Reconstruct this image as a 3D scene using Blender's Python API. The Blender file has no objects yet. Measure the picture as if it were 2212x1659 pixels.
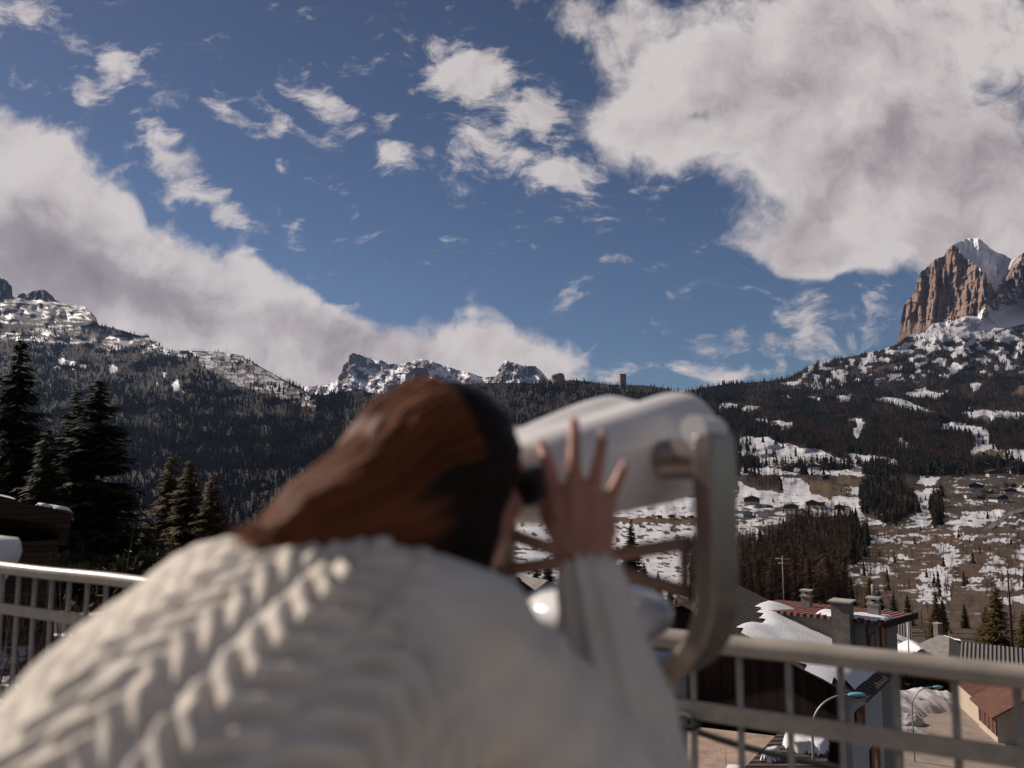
import bpy, bmesh, math, random
import numpy as np
from mathutils import Vector, Matrix, Euler
R_ = math.radians
scene = bpy.context.scene
COL = scene.collection
rng = np.random.default_rng(7)
random.seed(7)

# ------------------------------------------------------------------ camera
FPX = 804.0                       # focal length in pixels of a 1024 px wide picture
PITCH = R_(5.75)
CAMZ = 1.57
cs, sn = math.cos(PITCH), math.sin(PITCH)
cam_d = bpy.data.cameras.new('camera')
cam = bpy.data.objects.new('camera', cam_d)
COL.objects.link(cam)
cam_d.sensor_width = 36.0
cam_d.lens = 36.0 * FPX / 1024.0
cam_d.clip_start, cam_d.clip_end = 0.05, 60000.0
cam.location = (0, 0, CAMZ)
cam.rotation_euler = (math.pi / 2 + PITCH, 0, 0)
cam_d.dof.use_dof = True
cam_d.dof.focus_distance = 90.0
cam_d.dof.aperture_fstop = 2.45
scene.camera = cam

# ------------------------------------------------------------------ colour, sun, sky
scene.view_settings.view_transform = 'Standard'
scene.view_settings.look = 'None'
scene.view_settings.exposure = 0.22
scene.view_settings.gamma = 1.0
scene.cycles.use_denoising = True
scene.cycles.max_bounces = 8
scene.cycles.transparent_max_bounces = 24
scene.cycles.sample_clamp_indirect = 4.0
SUN_AZ, SUN_EL = R_(-62), R_(35)
SUNV = Vector((math.sin(SUN_AZ) * math.cos(SUN_EL), math.cos(SUN_AZ) * math.cos(SUN_EL), math.sin(SUN_EL)))
sd = bpy.data.lights.new('sun', 'SUN')
sd.energy = 5.0
sd.angle = R_(0.55)
sd.color = (1.0, 0.90, 0.78)
so = bpy.data.objects.new('sun', sd)
COL.objects.link(so)
so.rotation_euler = (-SUNV).to_track_quat('-Z', 'Y').to_euler()

def qp(u, v):
    """pixel -> slope coordinates (X/Y, dZ/Y) of the ray in the world"""
    x = (np.asarray(u, float) - 512.0) / FPX
    y = (384.0 - np.asarray(v, float)) / FPX
    d = cs - sn * y
    return x / d, (sn + cs * y) / d

def P(u, v, Y):
    a, b = qp(u, v)
    return Vector((float(a) * Y, Y, CAMZ + float(b) * Y))

world = bpy.data.worlds.new('World')
scene.world = world
world.use_nodes = True
wt = world.node_tree
wt.nodes.clear()
WN, WL = wt.nodes, wt.links
def wn(t, **k):
    n = WN.new(t)
    for a, b in k.items():
        setattr(n, a, b)
    return n
def wmath(op, a, b=None, c=None, clamp=False):
    n = wn('ShaderNodeMath', operation=op, use_clamp=clamp)
    for i, s in enumerate((a, b, c)):
        if s is None: continue
        if isinstance(s, (int, float)): n.inputs[i].default_value = s
        else: WL.new(s, n.inputs[i])
    return n.outputs[0]
def wramp(val, lo, hi, a=0.0, b=1.0, smooth=True):
    n = wn('ShaderNodeMapRange', interpolation_type='SMOOTHSTEP' if smooth else 'LINEAR')
    WL.new(val, n.inputs[0])
    n.inputs[1].default_value, n.inputs[2].default_value = lo, hi
    n.inputs[3].default_value, n.inputs[4].default_value = a, b
    return n.outputs[0]
sky = wn('ShaderNodeTexSky', sky_type='NISHITA')
sky.sun_disc = False
sky.sun_elevation = SUN_EL
sky.sun_rotation = SUN_AZ
sky.altitude = 1200
sky.air_density, sky.dust_density, sky.ozone_density = 1.0, 0.6, 1.6
geo = wn('ShaderNodeTexCoord')
sep = wn('ShaderNodeSeparateXYZ')
WL.new(geo.outputs['Generated'], sep.inputs[0])
dy = wmath('MAXIMUM', sep.outputs[1], 0.08)
qx = wmath('DIVIDE', sep.outputs[0], dy)
qz = wmath('DIVIDE', sep.outputs[2], dy)
comb = wn('ShaderNodeCombineXYZ')
WL.new(qx, comb.inputs[0]); WL.new(qz, comb.inputs[1])
Q = comb.outputs[0]
def wnoise(vec, scale, detail=6, rough=0.55, off=(0, 0, 0), lac=2.0):
    m = wn('ShaderNodeMapping')
    WL.new(vec, m.inputs[0]); m.inputs[1].default_value = off
    n = wn('ShaderNodeTexNoise', noise_dimensions='2D')
    WL.new(m.outputs[0], n.inputs['Vector'])
    n.inputs['Scale'].default_value = scale; n.inputs['Detail'].default_value = detail
    n.inputs['Roughness'].default_value = rough; n.inputs['Lacunarity'].default_value = lac
    return n
# warp the plane of the clouds a little so that their edges curl
wob = wnoise(Q, 7.0, 3, 0.5, (3.1, 1.7, 0))
wsub = wn('ShaderNodeVectorMath', operation='SUBTRACT'); WL.new(wob.outputs['Color'], wsub.inputs[0]); wsub.inputs[1].default_value = (.5, .5, .5)
wsc = wn('ShaderNodeVectorMath', operation='SCALE'); WL.new(wsub.outputs[0], wsc.inputs[0]); wsc.inputs[3].default_value = 0.068
wad = wn('ShaderNodeVectorMath', operation='ADD'); WL.new(Q, wad.inputs[0]); WL.new(wsc.outputs[0], wad.inputs[1])
QW = wad.outputs[0]
def blob_sum(lst):
    """soft ellipses (x, y, rx, ry, turn, strength) given in sky positions of the 2212 px wide study"""
    tot = None
    for (cx, cy, rx, ry, rot, st) in lst:
        a, b = qp(cx / 2.16, cy / 2.16)
        m = wn('ShaderNodeMapping', vector_type='TEXTURE')
        WL.new(QW, m.inputs[0])
        m.inputs[1].default_value = (float(a), float(b), 0)
        m.inputs[2].default_value = (0, 0, -R_(rot))
        k = 1.0 / 2.16 / FPX * 1.02
        m.inputs[3].default_value = (rx * k, ry * k, 1)
        l = wn('ShaderNodeVectorMath', operation='LENGTH'); WL.new(m.outputs[0], l.inputs[0])
        r = wramp(l.outputs[1], 0.15, 1.65, st, 0.0)
        tot = r if tot is None else wmath('ADD', tot, r)
    return tot
big = [(1930,130,430,300,0,1.2),(1560,170,260,120,0,.75),(1760,430,230,120,20,.8),(2020,430,260,170,0,.9),(1330,255,110,55,0,.62),
       (1450,315,180,50,0,.6),(1690,535,120,62,10,.8),(1810,575,120,38,0,.6),(2160,540,170,140,0,.8),(1230,50,170,50,20,.62),(1360,30,60,60,0,.5),
              (20,425,320,168,38,1.05),(285,568,350,118,36,.92),(560,686,335,84,29,.88),(80,640,340,170,10,.9),(780,735,210,58,20,.72),(1060,765,170,72,8,1.0),
       (900,800,320,50,0,.75),(500,770,420,90,10,.8),(120,335,180,50,30,.26),(520,570,120,40,35,.3)]
small = [(1000,140,95,66,10,1.0),(1085,205,125,50,27,.95),(1165,245,55,36,0,.6),(1040,325,72,46,38,.9),(1200,350,84,58,20,.72),(1240,410,70,32,32,.7),(300,300,60,30,40,.4),(560,270,50,40,30,.34),(170,170,60,30,30,.35),(10,20,115,52,0,.8),(235,115,95,34,38,.62),(240,165,26,52,-12,.5),(290,140,60,20,30,.45),(185,210,50,17,22,.42),(365,325,70,26,42,.5),(415,385,105,26,42,.55),
         (490,450,70,22,36,.6),(360,400,46,30,30,.45),(490,262,46,22,28,.6),(665,195,62,28,35,.75),(715,240,48,36,50,.6),(690,295,34,13,10,.5),(800,258,40,30,30,.5),
         (810,330,38,30,40,.7),(845,355,50,24,18,.72),(600,355,22,16,40,.4),(640,463,27,9,-45,.4),(905,338,34,17,30,.42),(528,530,24,11,40,.35),
         (600,245,62,26,40,.34),(455,222,40,18,30,.3),(650,75,36,16,10,.32),(600,65,18,9,0,.28),(1575,725,22,36,-35,.55),(1660,755,34,34,0,.5),(1745,715,62,58,-20,.62),
         (1770,760,46,30,30,.5),(1895,675,66,36,10,.42),(1500,760,52,17,5,.42),(1530,812,95,19,6,.62),(1380,735,24,12,20,.4),(1345,805,60,22,-10,.45),(1640,600,46,24,40,.36),
         (1260,800,90,25,5,.42),(5,300,16,14,0,.4),(5,155,14,12,0,.4)]
S_big = blob_sum(big)
S_small = blob_sum([(a, b, c * 1.12, d * 1.2, e_, min(1.0, f_ * 1.12 + .03)) for a, b, c, d, e_, f_ in small])
n1 = wnoise(QW, 5.2, 10, 0.60, (0.3, 0.2, 0)).outputs['Fac']
n2 = wnoise(QW, 17.0, 8, 0.62, (5.3, 2.2, 0)).outputs['Fac']
stretch = wn('ShaderNodeMapping'); WL.new(QW, stretch.inputs[0]); stretch.inputs[2].default_value = (0, 0, R_(35)); stretch.inputs[3].default_value = (1.0, 2.3, 1)
n3 = wnoise(stretch.outputs[0], 15.0, 9, 0.66, (2, 9, 0)).outputs['Fac']
nb = wmath('ADD', wmath('MULTIPLY', wmath('SUBTRACT', n1, .5), 1.5), wmath('MULTIPLY', wmath('SUBTRACT', n2, .5), 1.25))
ns = wmath('ADD', wmath('MULTIPLY', wmath('SUBTRACT', n3, .5), 2.9), wmath('MULTIPLY', wmath('SUBTRACT', n2, .5), 1.4))
d_big = wmath('ADD', S_big, nb)
d_small = wmath('ADD', S_small, ns)
a_big = wramp(d_big, 0.30, 0.98)
a_small = wramp(d_small, 0.26, 1.30, 0, .94)
alpha = wmath('SUBTRACT', 1.0, wmath('MULTIPLY', wmath('SUBTRACT', 1.0, a_big), wmath('SUBTRACT', 1.0, a_small)))
# relief of the clouds: the same noise read a step towards the sun
n1b = wnoise(QW, 5.2, 10, 0.60, (0.3 + 0.030, 0.2 - 0.035, 0)).outputs['Fac']
n2b = wnoise(QW, 17.0, 5, 0.55, (5.3 + .012, 2.2 - .016, 0)).outputs['Fac']
rel = wmath('ADD', wmath('MULTIPLY', wmath('SUBTRACT', n1, n1b), 1.2), wmath('MULTIPLY', wmath('SUBTRACT', n2, n2b), .35))
dark = blob_sum([(40,520,210,95,28,.75),(-20,640,260,70,5,.5),(330,650,240,45,24,.55),(640,715,190,40,20,.6),(760,720,120,28,10,.45),(220,610,120,40,35,.3),
                 (1850,60,150,50,20,.34),(2080,330,240,80,0,.30),(1560,250,140,50,20,.24),(1880,230,380,190,0,.30),(1700,480,180,70,20,.16),(1300,60,160,50,20,.2),(480,800,200,30,10,.3)])
thick = wramp(d_big, .6, 2.0, 0, .17)
br = wmath('SUBTRACT', wmath('ADD', .98, wmath('MULTIPLY', rel, 1.15)), wmath('ADD', wmath('MULTIPLY', dark, .52), thick), clamp=True)
cr = wn('ShaderNodeValToRGB')
WL.new(br, cr.inputs[0])
e = cr.color_ramp.elements
e[0].position, e[0].color = 0.0, (0.24, 0.205, 0.215, 1)
e[1].position, e[1].color = 1.0, (0.66, 0.60, 0.585, 1)
x_ = e.new(.45); x_.color = (0.345, 0.295, 0.305, 1)
x_ = e.new(.72); x_.color = (0.52, 0.462, 0.46, 1)
skt = wn('ShaderNodeMix', data_type='RGBA', blend_type='MULTIPLY'); skt.inputs[0].default_value = 1.0
WL.new(sky.outputs[0], skt.inputs[6])
air = wn('ShaderNodeValToRGB'); WL.new(wramp(qz, 0.0, .62, smooth=False), air.inputs[0])
air.color_ramp.elements[0].color = (0.56, 0.66, 0.80, 1); air.color_ramp.elements[1].color = (0.50, 0.495, 0.585, 1)
WL.new(air.outputs[0], skt.inputs[7])
bg_sky = wn('ShaderNodeBackground'); WL.new(skt.outputs[2], bg_sky.inputs[0]); bg_sky.inputs[1].default_value = 0.055
bg_cl = wn('ShaderNodeBackground'); WL.new(cr.outputs[0], bg_cl.inputs[0]); bg_cl.inputs[1].default_value = 0.83
mixw = wn('ShaderNodeMixShader')
front = wramp(sep.outputs[1], .10, .22)
rear_n = wn('ShaderNodeTexNoise'); WL.new(geo.outputs['Generated'], rear_n.inputs['Vector']); rear_n.inputs['Scale'].default_value = 2.2; rear_n.inputs['Detail'].default_value = 5
rear = wmath('MULTIPLY', wmath('SUBTRACT', 1.0, front), wmath('MULTIPLY', wramp(rear_n.outputs['Fac'], .38, .60), wmath('MULTIPLY', wramp(sep.outputs[2], -.02, .1), .38)))  # unseen clouds behind the camera, added to lift and neutralise the ambient light
WL.new(wmath('ADD', wmath('MULTIPLY', alpha, front), rear, clamp=True), mixw.inputs[0]); WL.new(bg_sky.outputs[0], mixw.inputs[1]); WL.new(bg_cl.outputs[0], mixw.inputs[2])
wo = wn('ShaderNodeOutputWorld'); WL.new(mixw.outputs[0], wo.inputs[0])

# ------------------------------------------------------------------ helpers
def tag(o, label=None, cat=None, group=None, kind=None):
    if label: o['label'] = label
    if cat: o['category'] = cat
    if group: o['group'] = group
    if kind: o['kind'] = kind
    return o
def empty(name, loc=(0, 0, 0), rz=0.0):
    o = bpy.data.objects.new(name, None)
    COL.objects.link(o); o.location = loc; o.rotation_euler = (0, 0, rz); o.empty_display_size = .3
    return o
def link(name, me, mat=None, parent=None, smooth=False):
    o = bpy.data.objects.new(name, me)
    COL.objects.link(o)
    if mat is not None:
        for m in (mat if isinstance(mat, (list, tuple)) else [mat]):
            me.materials.append(m)
    if parent is not None: o.parent = parent
    if smooth and len(me.polygons): me.polygons.foreach_set('use_smooth', [True] * len(me.polygons))
    return o
def big_mesh(name, V, Fq, attrs=None, smooth=False):
    """mesh from arrays: V (n,3), Fq (m,3 or 4)"""
    me = bpy.data.meshes.new(name)
    V = np.ascontiguousarray(V, np.float32); Fq = np.ascontiguousarray(Fq, np.int32)
    k = Fq.shape[1]
    me.vertices.add(len(V)); me.vertices.foreach_set('co', V.ravel())
    me.loops.add(Fq.size); me.loops.foreach_set('vertex_index', Fq.ravel())
    me.polygons.add(len(Fq)); me.polygons.foreach_set('loop_start', np.arange(0, Fq.size, k, dtype=np.int32))
    try: me.polygons.foreach_set('loop_total', np.full(len(Fq), k, np.int32))
    except Exception: pass
    me.update(calc_edges=True)
    for nme, arr in (attrs or {}).items():
        arr = np.ascontiguousarray(arr, np.float32)
        if arr.ndim == 1:
            a = me.attributes.new(nme, 'FLOAT', 'POINT'); a.data.foreach_set('value', arr)
        else:
            if arr.shape[1] == 3: arr = np.concatenate([arr, np.ones((len(arr), 1), np.float32)], 1)
            a = me.attributes.new(nme, 'FLOAT_COLOR', 'POINT'); a.data.foreach_set('color', np.ascontiguousarray(arr).ravel())
    if smooth: me.polygons.foreach_set('use_smooth', [True] * len(Fq))
    me.validate()
    return me
def _h(ix, iy, s):
    n = (ix.astype(np.int64) * 374761393 + iy.astype(np.int64) * 668265263 + s * 1442695041) & 0xffffffff
    n = ((n ^ (n >> 13)) * 1274126177) & 0xffffffff
    return ((n ^ (n >> 16)) & 0xffff) / 65535.0
def vnoise(x, y, s=0):
    x, y = np.broadcast_arrays(np.asarray(x, float), np.asarray(y, float))
    ix, iy = np.floor(x), np.floor(y); fx, fy = x - ix, y - iy
    fx = fx * fx * (3 - 2 * fx); fy = fy * fy * (3 - 2 * fy)
    a, b = _h(ix, iy, s), _h(ix + 1, iy, s); c, d = _h(ix, iy + 1, s), _h(ix + 1, iy + 1, s)
    return (a + (b - a) * fx) * (1 - fy) + (c + (d - c) * fx) * fy
def fbm(x, y, o=5, s=0, g=.5):
    t, a, m = 0, 1, 0
    for i in range(o):
        t = t + a * vnoise(np.asarray(x) * 2 ** i, np.asarray(y) * 2 ** i, s + i * 17); m += a; a *= g
    return t / m
def sstep(a, b, x):
    t = np.clip((x - a) / (b - a), 0, 1); return t * t * (3 - 2 * t)
def in_poly(poly, u, v):
    poly = np.asarray(poly, float); r = np.zeros(np.shape(u), bool)
    x1, y1 = poly[-1]
    for x2, y2 in poly:
        c = ((y1 > v) != (y2 > v)) & (u < (x2 - x1) * (v - y1) / ((y2 - y1) if y2 != y1 else 1e-9) + x1)
        r ^= c; x1, y1 = x2, y2
    return r
# ---- material helper
class NT:
    def __init__(s, name):
        s.m = bpy.data.materials.new(name); s.m.use_nodes = True
        s.t = s.m.node_tree; s.t.nodes.clear()
        s.out = s.n('ShaderNodeOutputMaterial'); s.b = s.n('ShaderNodeBsdfPrincipled')
        s.l(s.b.outputs[0], s.out.inputs[0])
    def n(s, t, **k):
        x = s.t.nodes.new(t)
        for a, b in k.items(): setattr(x, a, b)
        return x
    def l(s, a, b): s.t.links.new(a, b)
    def attr(s, nme, f='Color'):
        return s.n('ShaderNodeAttribute', attribute_name=nme).outputs[f]
    def coord(s, kind='Object', scale=(1, 1, 1)):
        c = s.n('ShaderNodeTexCoord').outputs[kind]
        if scale != (1, 1, 1):
            m = s.n('ShaderNodeMapping'); s.l(c, m.inputs[0]); m.inputs[3].default_value = scale; c = m.outputs[0]
        return c
    def noise(s, vec, scale, detail=5, rough=.55, out='Fac'):
        x = s.n('ShaderNodeTexNoise'); s.l(vec, x.inputs['Vector'])
        x.inputs['Scale'].default_value = scale; x.inputs['Detail'].default_value = detail; x.inputs['Roughness'].default_value = rough
        return x.outputs[out]
    def math(s, op, a, b=None, clamp=False):
        x = s.n('ShaderNodeMath', operation=op, use_clamp=clamp)
        for i, q in enumerate((a, b)):
            if q is None: continue
            if isinstance(q, (int, float)): x.inputs[i].default_value = q
            else: s.l(q, x.inputs[i])
        return x.outputs[0]
    def ramp(s, val, stops):
        x = s.n('ShaderNodeValToRGB'); s.l(val, x.inputs[0]); el = x.color_ramp.elements
        for i, (p, c) in enumerate(stops):
            k = el[i] if i < 2 else el.new(p)
            k.position = p; k.color = (*c, 1) if len(c) == 3 else c
        return x.outputs[0]
    def step(s, val, a, b, lo=0., hi=1.):
        x = s.n('ShaderNodeMapRange', interpolation_type='SMOOTHSTEP'); s.l(val, x.inputs[0])
        for i, q in enumerate((a, b, lo, hi)): x.inputs[i + 1].default_value = q
        return x.outputs[0]
    def mix(s, fac, a, b, mode='MIX'):
        x = s.n('ShaderNodeMix', data_type='RGBA', blend_type=mode)
        for i, q in ((0, fac), (6, a), (7, b)):
            if isinstance(q, (int, float)): x.inputs[i].default_value = q
            elif isinstance(q, tuple): x.inputs[i].default_value = (*q, 1) if len(q) == 3 else q
            else: s.l(q, x.inputs[i])
        return x.outputs[2]
    def color(s, c):
        if isinstance(c, tuple): s.b.inputs['Base Color'].default_value = (*c, 1)
        else: s.l(c, s.b.inputs['Base Color'])
    def set(s, **k):
        for a, v in k.items():
            a = a.replace('_', ' ')
            if isinstance(v, (int, float, tuple)): s.b.inputs[a].default_value = v
            else: s.l(v, s.b.inputs[a])
    def bump(s, h, dist, strength=1.0):
        x = s.n('ShaderNodeBump'); s.l(h, x.inputs['Height']); x.inputs['Distance'].default_value = dist; x.inputs['Strength'].default_value = strength
        s.l(x.outputs[0], s.b.inputs['Normal'])
def simple_mat(name, c, rough=.6, var=.25, scale=6., metal=0., bump=0., c2=None, spec=.4, stretch=(1, 1, 1)):
    t = NT(name); co = t.coord('Object', stretch); n = t.noise(co, scale, 6, .6)
    lo = c2 if c2 else tuple(x * (1 - var) for x in c); hi = c if c2 else tuple(min(1, x * (1 + var)) for x in c)
    t.color(t.ramp(n, [(.3, lo), (.7, hi)])); t.set(Roughness=t.step(n, .2, .8, max(.05, rough - .1), min(1, rough + .1)), Metallic=metal)
    t.b.inputs['Specular IOR Level'].default_value = spec
    if bump: t.bump(t.noise(co, scale * 4, 5, .6), bump)
    return t.m
# ------------------------------------------------------------------ the valley: one sheet of terrain
def _tab(pts):
    v, y = zip(*sorted(pts)); vv = np.arange(150, 1000, 1.0); t = np.interp(vv, v, np.log(y))
    k = np.exp(-np.linspace(-2, 2, 25) ** 2); k /= k.sum(); tp = np.pad(t, 12, mode='edge')
    # keep the slope at both ends
    tp[:12] = t[0] + (t[1] - t[0]) * np.arange(-12, 0); tp[-12:] = t[-1] + (t[-1] - t[-2]) * np.arange(1, 13)
    return vv, np.convolve(tp, k, 'valid')
TL = _tab([(200,7200),(250,6400),(290,5600),(330,4700),(350,4200),(370,3700),(395,3000),(420,2600),(450,2200),(480,1800),(510,1450),(530,1200),(545,950),(556,520),(566,170),(580,85),(600,50),(640,28),(700,17),(768,12),(900,7)])
TR = _tab([(200,7200),(300,5400),(340,4400),(380,3500),(400,2900),(430,2100),(465,1450),(500,1000),(540,700),(570,500),(600,330),(620,230),(640,165),(660,125),(680,105),(700,92),(764,71),(800,63),(900,45)])
SKY_V = [(-600,300),(-420,270),(-300,262),(-120,268),(-60,272),(-20,290),(0,300),(11,299),(20,298),(35,297),(60,302.5),(71,305),(83,305.6),(89,310),(95.7,317),(98.5,325),(110.7,327.5),(123,330.5),(133,334),(139,335.5),(148.7,335.5),(149.8,340.5),(158,341.5),(160.6,347),(175,350.5),(190,350.5),(221,352),(240,355),(261,367),(281,378),(300,387.5),(310,394),(322,395),(343,392),(356,390.5),(388,395),(430,390),(473,383.5),(500,382.5),(534,383.5),(570,380),(590,381.5),(607,384.5),(630,385),(647,385.5),(664,388),(681,392.5),(703,387.5),(726,384),(750,382.5),(768,381),(787,378.5),(797,373),(812,365),(827,360),(843,358),(861,354.5),(880,350),(896,345),(904,338.5),(910,334.5),(923,333.5),(933,323.5),(940,322.5),(945,325),(956,320),(965,316),(979,307.5),(990,297),(1000,288),(1012,281),(1024,275),(1060,262),(1120,258),(1300,262)]
_su, _sv = zip(*SKY_V)
def v_sky(u): return np.interp(u, _su, _sv)
def w_right(u): return sstep(300, 540, u)
def depth0(u, v):
    w = w_right(u)
    return np.exp((1 - w) * np.interp(v, *TL) + w * np.interp(v, *TR))
def depth(u, v):
    Y0 = depth0(u, v); ly = np.log(Y0)
    far = sstep(5.6, 7.6, ly)
    g = (fbm(u / 46, ly * 10, 5, 3) - .5) * .13 + (fbm(u / 13, v / 34, 4, 9) - .5) * .045 + (fbm(u / 5, v / 9, 3, 5) - .5) * .012
    n = (fbm(u / 60, ly * 8, 3, 21) - .5) * .03
    cl = (1 - sstep(330, 352, v)) * (1 - sstep(150, 190, u)) * (fbm(u / 6., v / 7, 5, 31) - .5) * .035
    return Y0 * (1 + far * (g + cl) + (1 - far) * n * sstep(4.6, 5.4, ly))
def ground_pt(u, v, d=None):
    Y = depth(u, v) if d is None else d
    a, b = qp(u, v)
    return np.stack([a * Y, Y, CAMZ + b * Y], -1)
def B(pts):  # outline noted in the study of the right-hand slope
    return [(650 + x * .16908, 350 + y * .16908) for x, y in pts]
def A(pts):  # outline noted in the study of the left-hand slope
    return [(x * .0791, 262.5 + y * .0791) for x, y in pts]
SNOW = [B(p) for p in (
 [(530,515),(680,512),(800,555),(1000,588),(1110,640),(1250,690),(1180,692),(1000,684),(850,692),(700,684),(530,650)],
 [(1165,605),(1280,618),(1420,640),(1545,690),(1400,708),(1250,694),(1170,655)],
 [(1730,440),(1850,426),(2010,478),(2005,560),(2045,583),(2240,590),(2300,720),(2000,664),(1890,625),(1930,565),(1895,500),(1715,485)],
 [(1845,372),(1950,358),(2250,372),(2250,402),(2050,405),(1990,432),(1900,412)],
 [(1335,278),(1480,288),(1560,320),(1690,362),(1560,368),(1450,332),(1340,302)],
 [(1505,265),(1560,240),(1620,222),(1700,252),(1775,238),(1700,288),(1560,278)],
 [(765,266),(890,292),(890,303),(780,280)],[(925,276),(1015,280),(1005,300),(930,294)],[(1108,268),(1200,263),(1192,300),(1115,300)],
 [(405,316),(525,318),(500,352),(420,352)],[(515,350),(570,330),(650,328),(640,350),(560,362)],
 [(612,408),(760,412),(855,440),(800,484),(730,462),(615,432)],[(1158,406),(1245,404),(1262,470),(1275,548),(1210,555),(1196,500),(1225,450)],
 [(1898,198),(1947,196),(1942,252),(1903,248)],[(765,188),(882,188),(878,217),(780,207)],[(1470,530),(1500,530),(1560,585),(1480,580)],
 [(530,700),(700,690),(900,702),(1150,712),(1320,715),(1290,745),(1150,752),(1010,740),(880,735),(700,740),(530,735)],
 [(520,775),(600,790),(640,835),(760,845),(970,868),(1100,880),(1240,878),(1230,925),(1080,925),(930,900),(700,905),(520,895)],
 [(780,750),(900,760),(960,800),(1010,850),(960,870),(830,850),(780,830)],[(1180,740),(1260,760),(1240,870),(1190,850)],
 [(1030,940),(1235,935),(1235,968),(1040,968)],[(1560,850),(1640,820),(1705,832),(1660,930),(1610,900)],[(1530,978),(1660,968),(1655,1028),(1540,1005)],
 [(1800,1032),(1830,990),(1960,965),(2110,943),(1960,1037)],[(525,1000),(870,990),(880,1045),(700,1035),(620,1060),(780,1090),(700,1150),(525,1160)],
 [(1600,750),(1720,755),(1680,800),(1570,790)],[(1700,700),(1780,690),(1740,740),(1690,740)],
 [(1290,1110),(1480,1108),(1480,1142),(1300,1140)],[(1250,1290),(1450,1275),(1440,1310),(1350,1350),(1240,1335)],
 [(1670,1150),(1750,1140),(1835,1190),(1830,1270),(1770,1295),(1785,1380),(1765,1500),(1580,1500),(1590,1340),(1650,1280),(1740,1250),(1710,1200)],
 [(2000,1220),(2060,1215),(2110,1268),(2010,1262)],[(1940,1285),(2050,1285),(2240,1300),(2240,1335),(2060,1325),(1950,1308)],
 [(2010,1358),(2120,1350),(2240,1375),(2240,1410),(2060,1425)],[(1880,1350),(1960,1345),(1950,1380),(1890,1382)],[(1980,1128),(2240,1108),(2240,1125),(2000,1150)],
 [(1490,1130),(1560,1130),(1540,1170),(1500,1160)],[(1800,1080),(1960,1090),(1900,1120),(1790,1105)],[(2150,1190),(2240,1170),(2240,1240),(2170,1230)],
 [(2060,1460),(2240,1440),(2240,1500),(2080,1500)],[(1450,1215),(1530,1220),(1520,1245),(1460,1240)])]
SNOW += [[(600,500),(720,498),(735,520),(735,595),(600,600)],[(470,520),(600,508),(600,600),(470,590)]]
BROWN = [B(p) for p in ([(1850,655),(1950,598),(2085,588),(2095,632),(1960,668)],[(2085,282),(2230,195),(2230,272)],[(900,760),(1000,770),(1110,800),(1150,850),(1060,880),(950,850)],
 [(1130,740),(1240,745),(1290,800),(1200,815),(1120,790)],[(640,1052),(760,1032),(870,1032),(880,1080),(780,1090)],[(690,415),(745,418),(760,440),(700,440)],[(1300,100),(1440,85),(1440,120),(1280,150)])]
BROWN += [[(600,517),(735,518),(735,524),(600,523)],[(690,545),(725,540),(725,548),(690,552)]]
ORANGE = [B(p) for p in ([(1700,740),(2260,740),(2260,1000),(2100,945),(1960,960),(1700,965)],[(1280,1050),(2260,1040),(2260,1520),(1180,1520),(1200,1300)])]
SNOWL = [A(p) for p in ([(-400,440),(200,440),(700,500),(1100,545),(1240,760),(860,770),(300,785),(-400,770)],[(-400,930),(300,870),(560,800),(900,800),(1260,830),(1400,930),(1900,960),(2000,1010),(1500,1090),(1250,1010),(900,1045),(600,1020),(-400,990)],
 [(750,1215),(820,1215),(800,1300),(740,1290)],[(830,1225),(1050,1240),(1030,1275),(900,1310),(810,1290)],[(1000,1300),(1080,1290),(1130,1350),(1030,1345)],[(700,1330),(760,1310),(740,1350)],
 [(840,1325),(930,1330),(900,1350)],[(1200,1050),(1300,1045),(1560,1090),(1500,1120),(1200,1110)],[(1180,1160),(1260,1160),(1220,1185)],[(1310,1180),(1420,1145),(1400,1170)],[(1390,1330),(1440,1270),(1480,1420),(1420,1400)],
 [(2030,1390),(2100,1385),(2060,1445)],[(2130,1470),(2200,1435),(2190,1470)],[(1950,1510),(2020,1550),(1980,1570)],[(1760,1100),(2000,1000),(2100,1080),(2500,1090),(2300,1200),(1800,1130)])]
SNOWL += [[(190,352),(235,352),(262,368),(300,390),(318,402),(316,412),(270,395),(235,385),(200,365)],[(170,385),(178,380),(186,394),(178,397)]]
BROWNL = [A([(-400,800),(300,780),(560,790),(300,870),(-400,930)])]
GROVE = [B(p) for p in ([(240,1180),(520,1150),(640,1140),(700,1120),(870,975),(1000,985),(1150,970),(1290,1090),(1290,1220),(1110,1310),(1200,1520),(240,1520)],
 [(545,745),(620,760),(700,735),(780,760),(775,820),(640,825),(545,790)],[(1290,700),(1350,672),(1400,690),(1480,760),(1620,960),(1500,1010),(1400,1040),(1240,960),(1230,830)],
 [(1650,850),(1730,840),(1740,1040),(1660,1050)],[(1480,940),(1530,900),(1540,1010),(1480,1010)])]
def _polys(lst, u, v):
    r = np.zeros(np.shape(u), bool)
    for p in lst: r |= in_poly(p, u, v)
    return r
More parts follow.
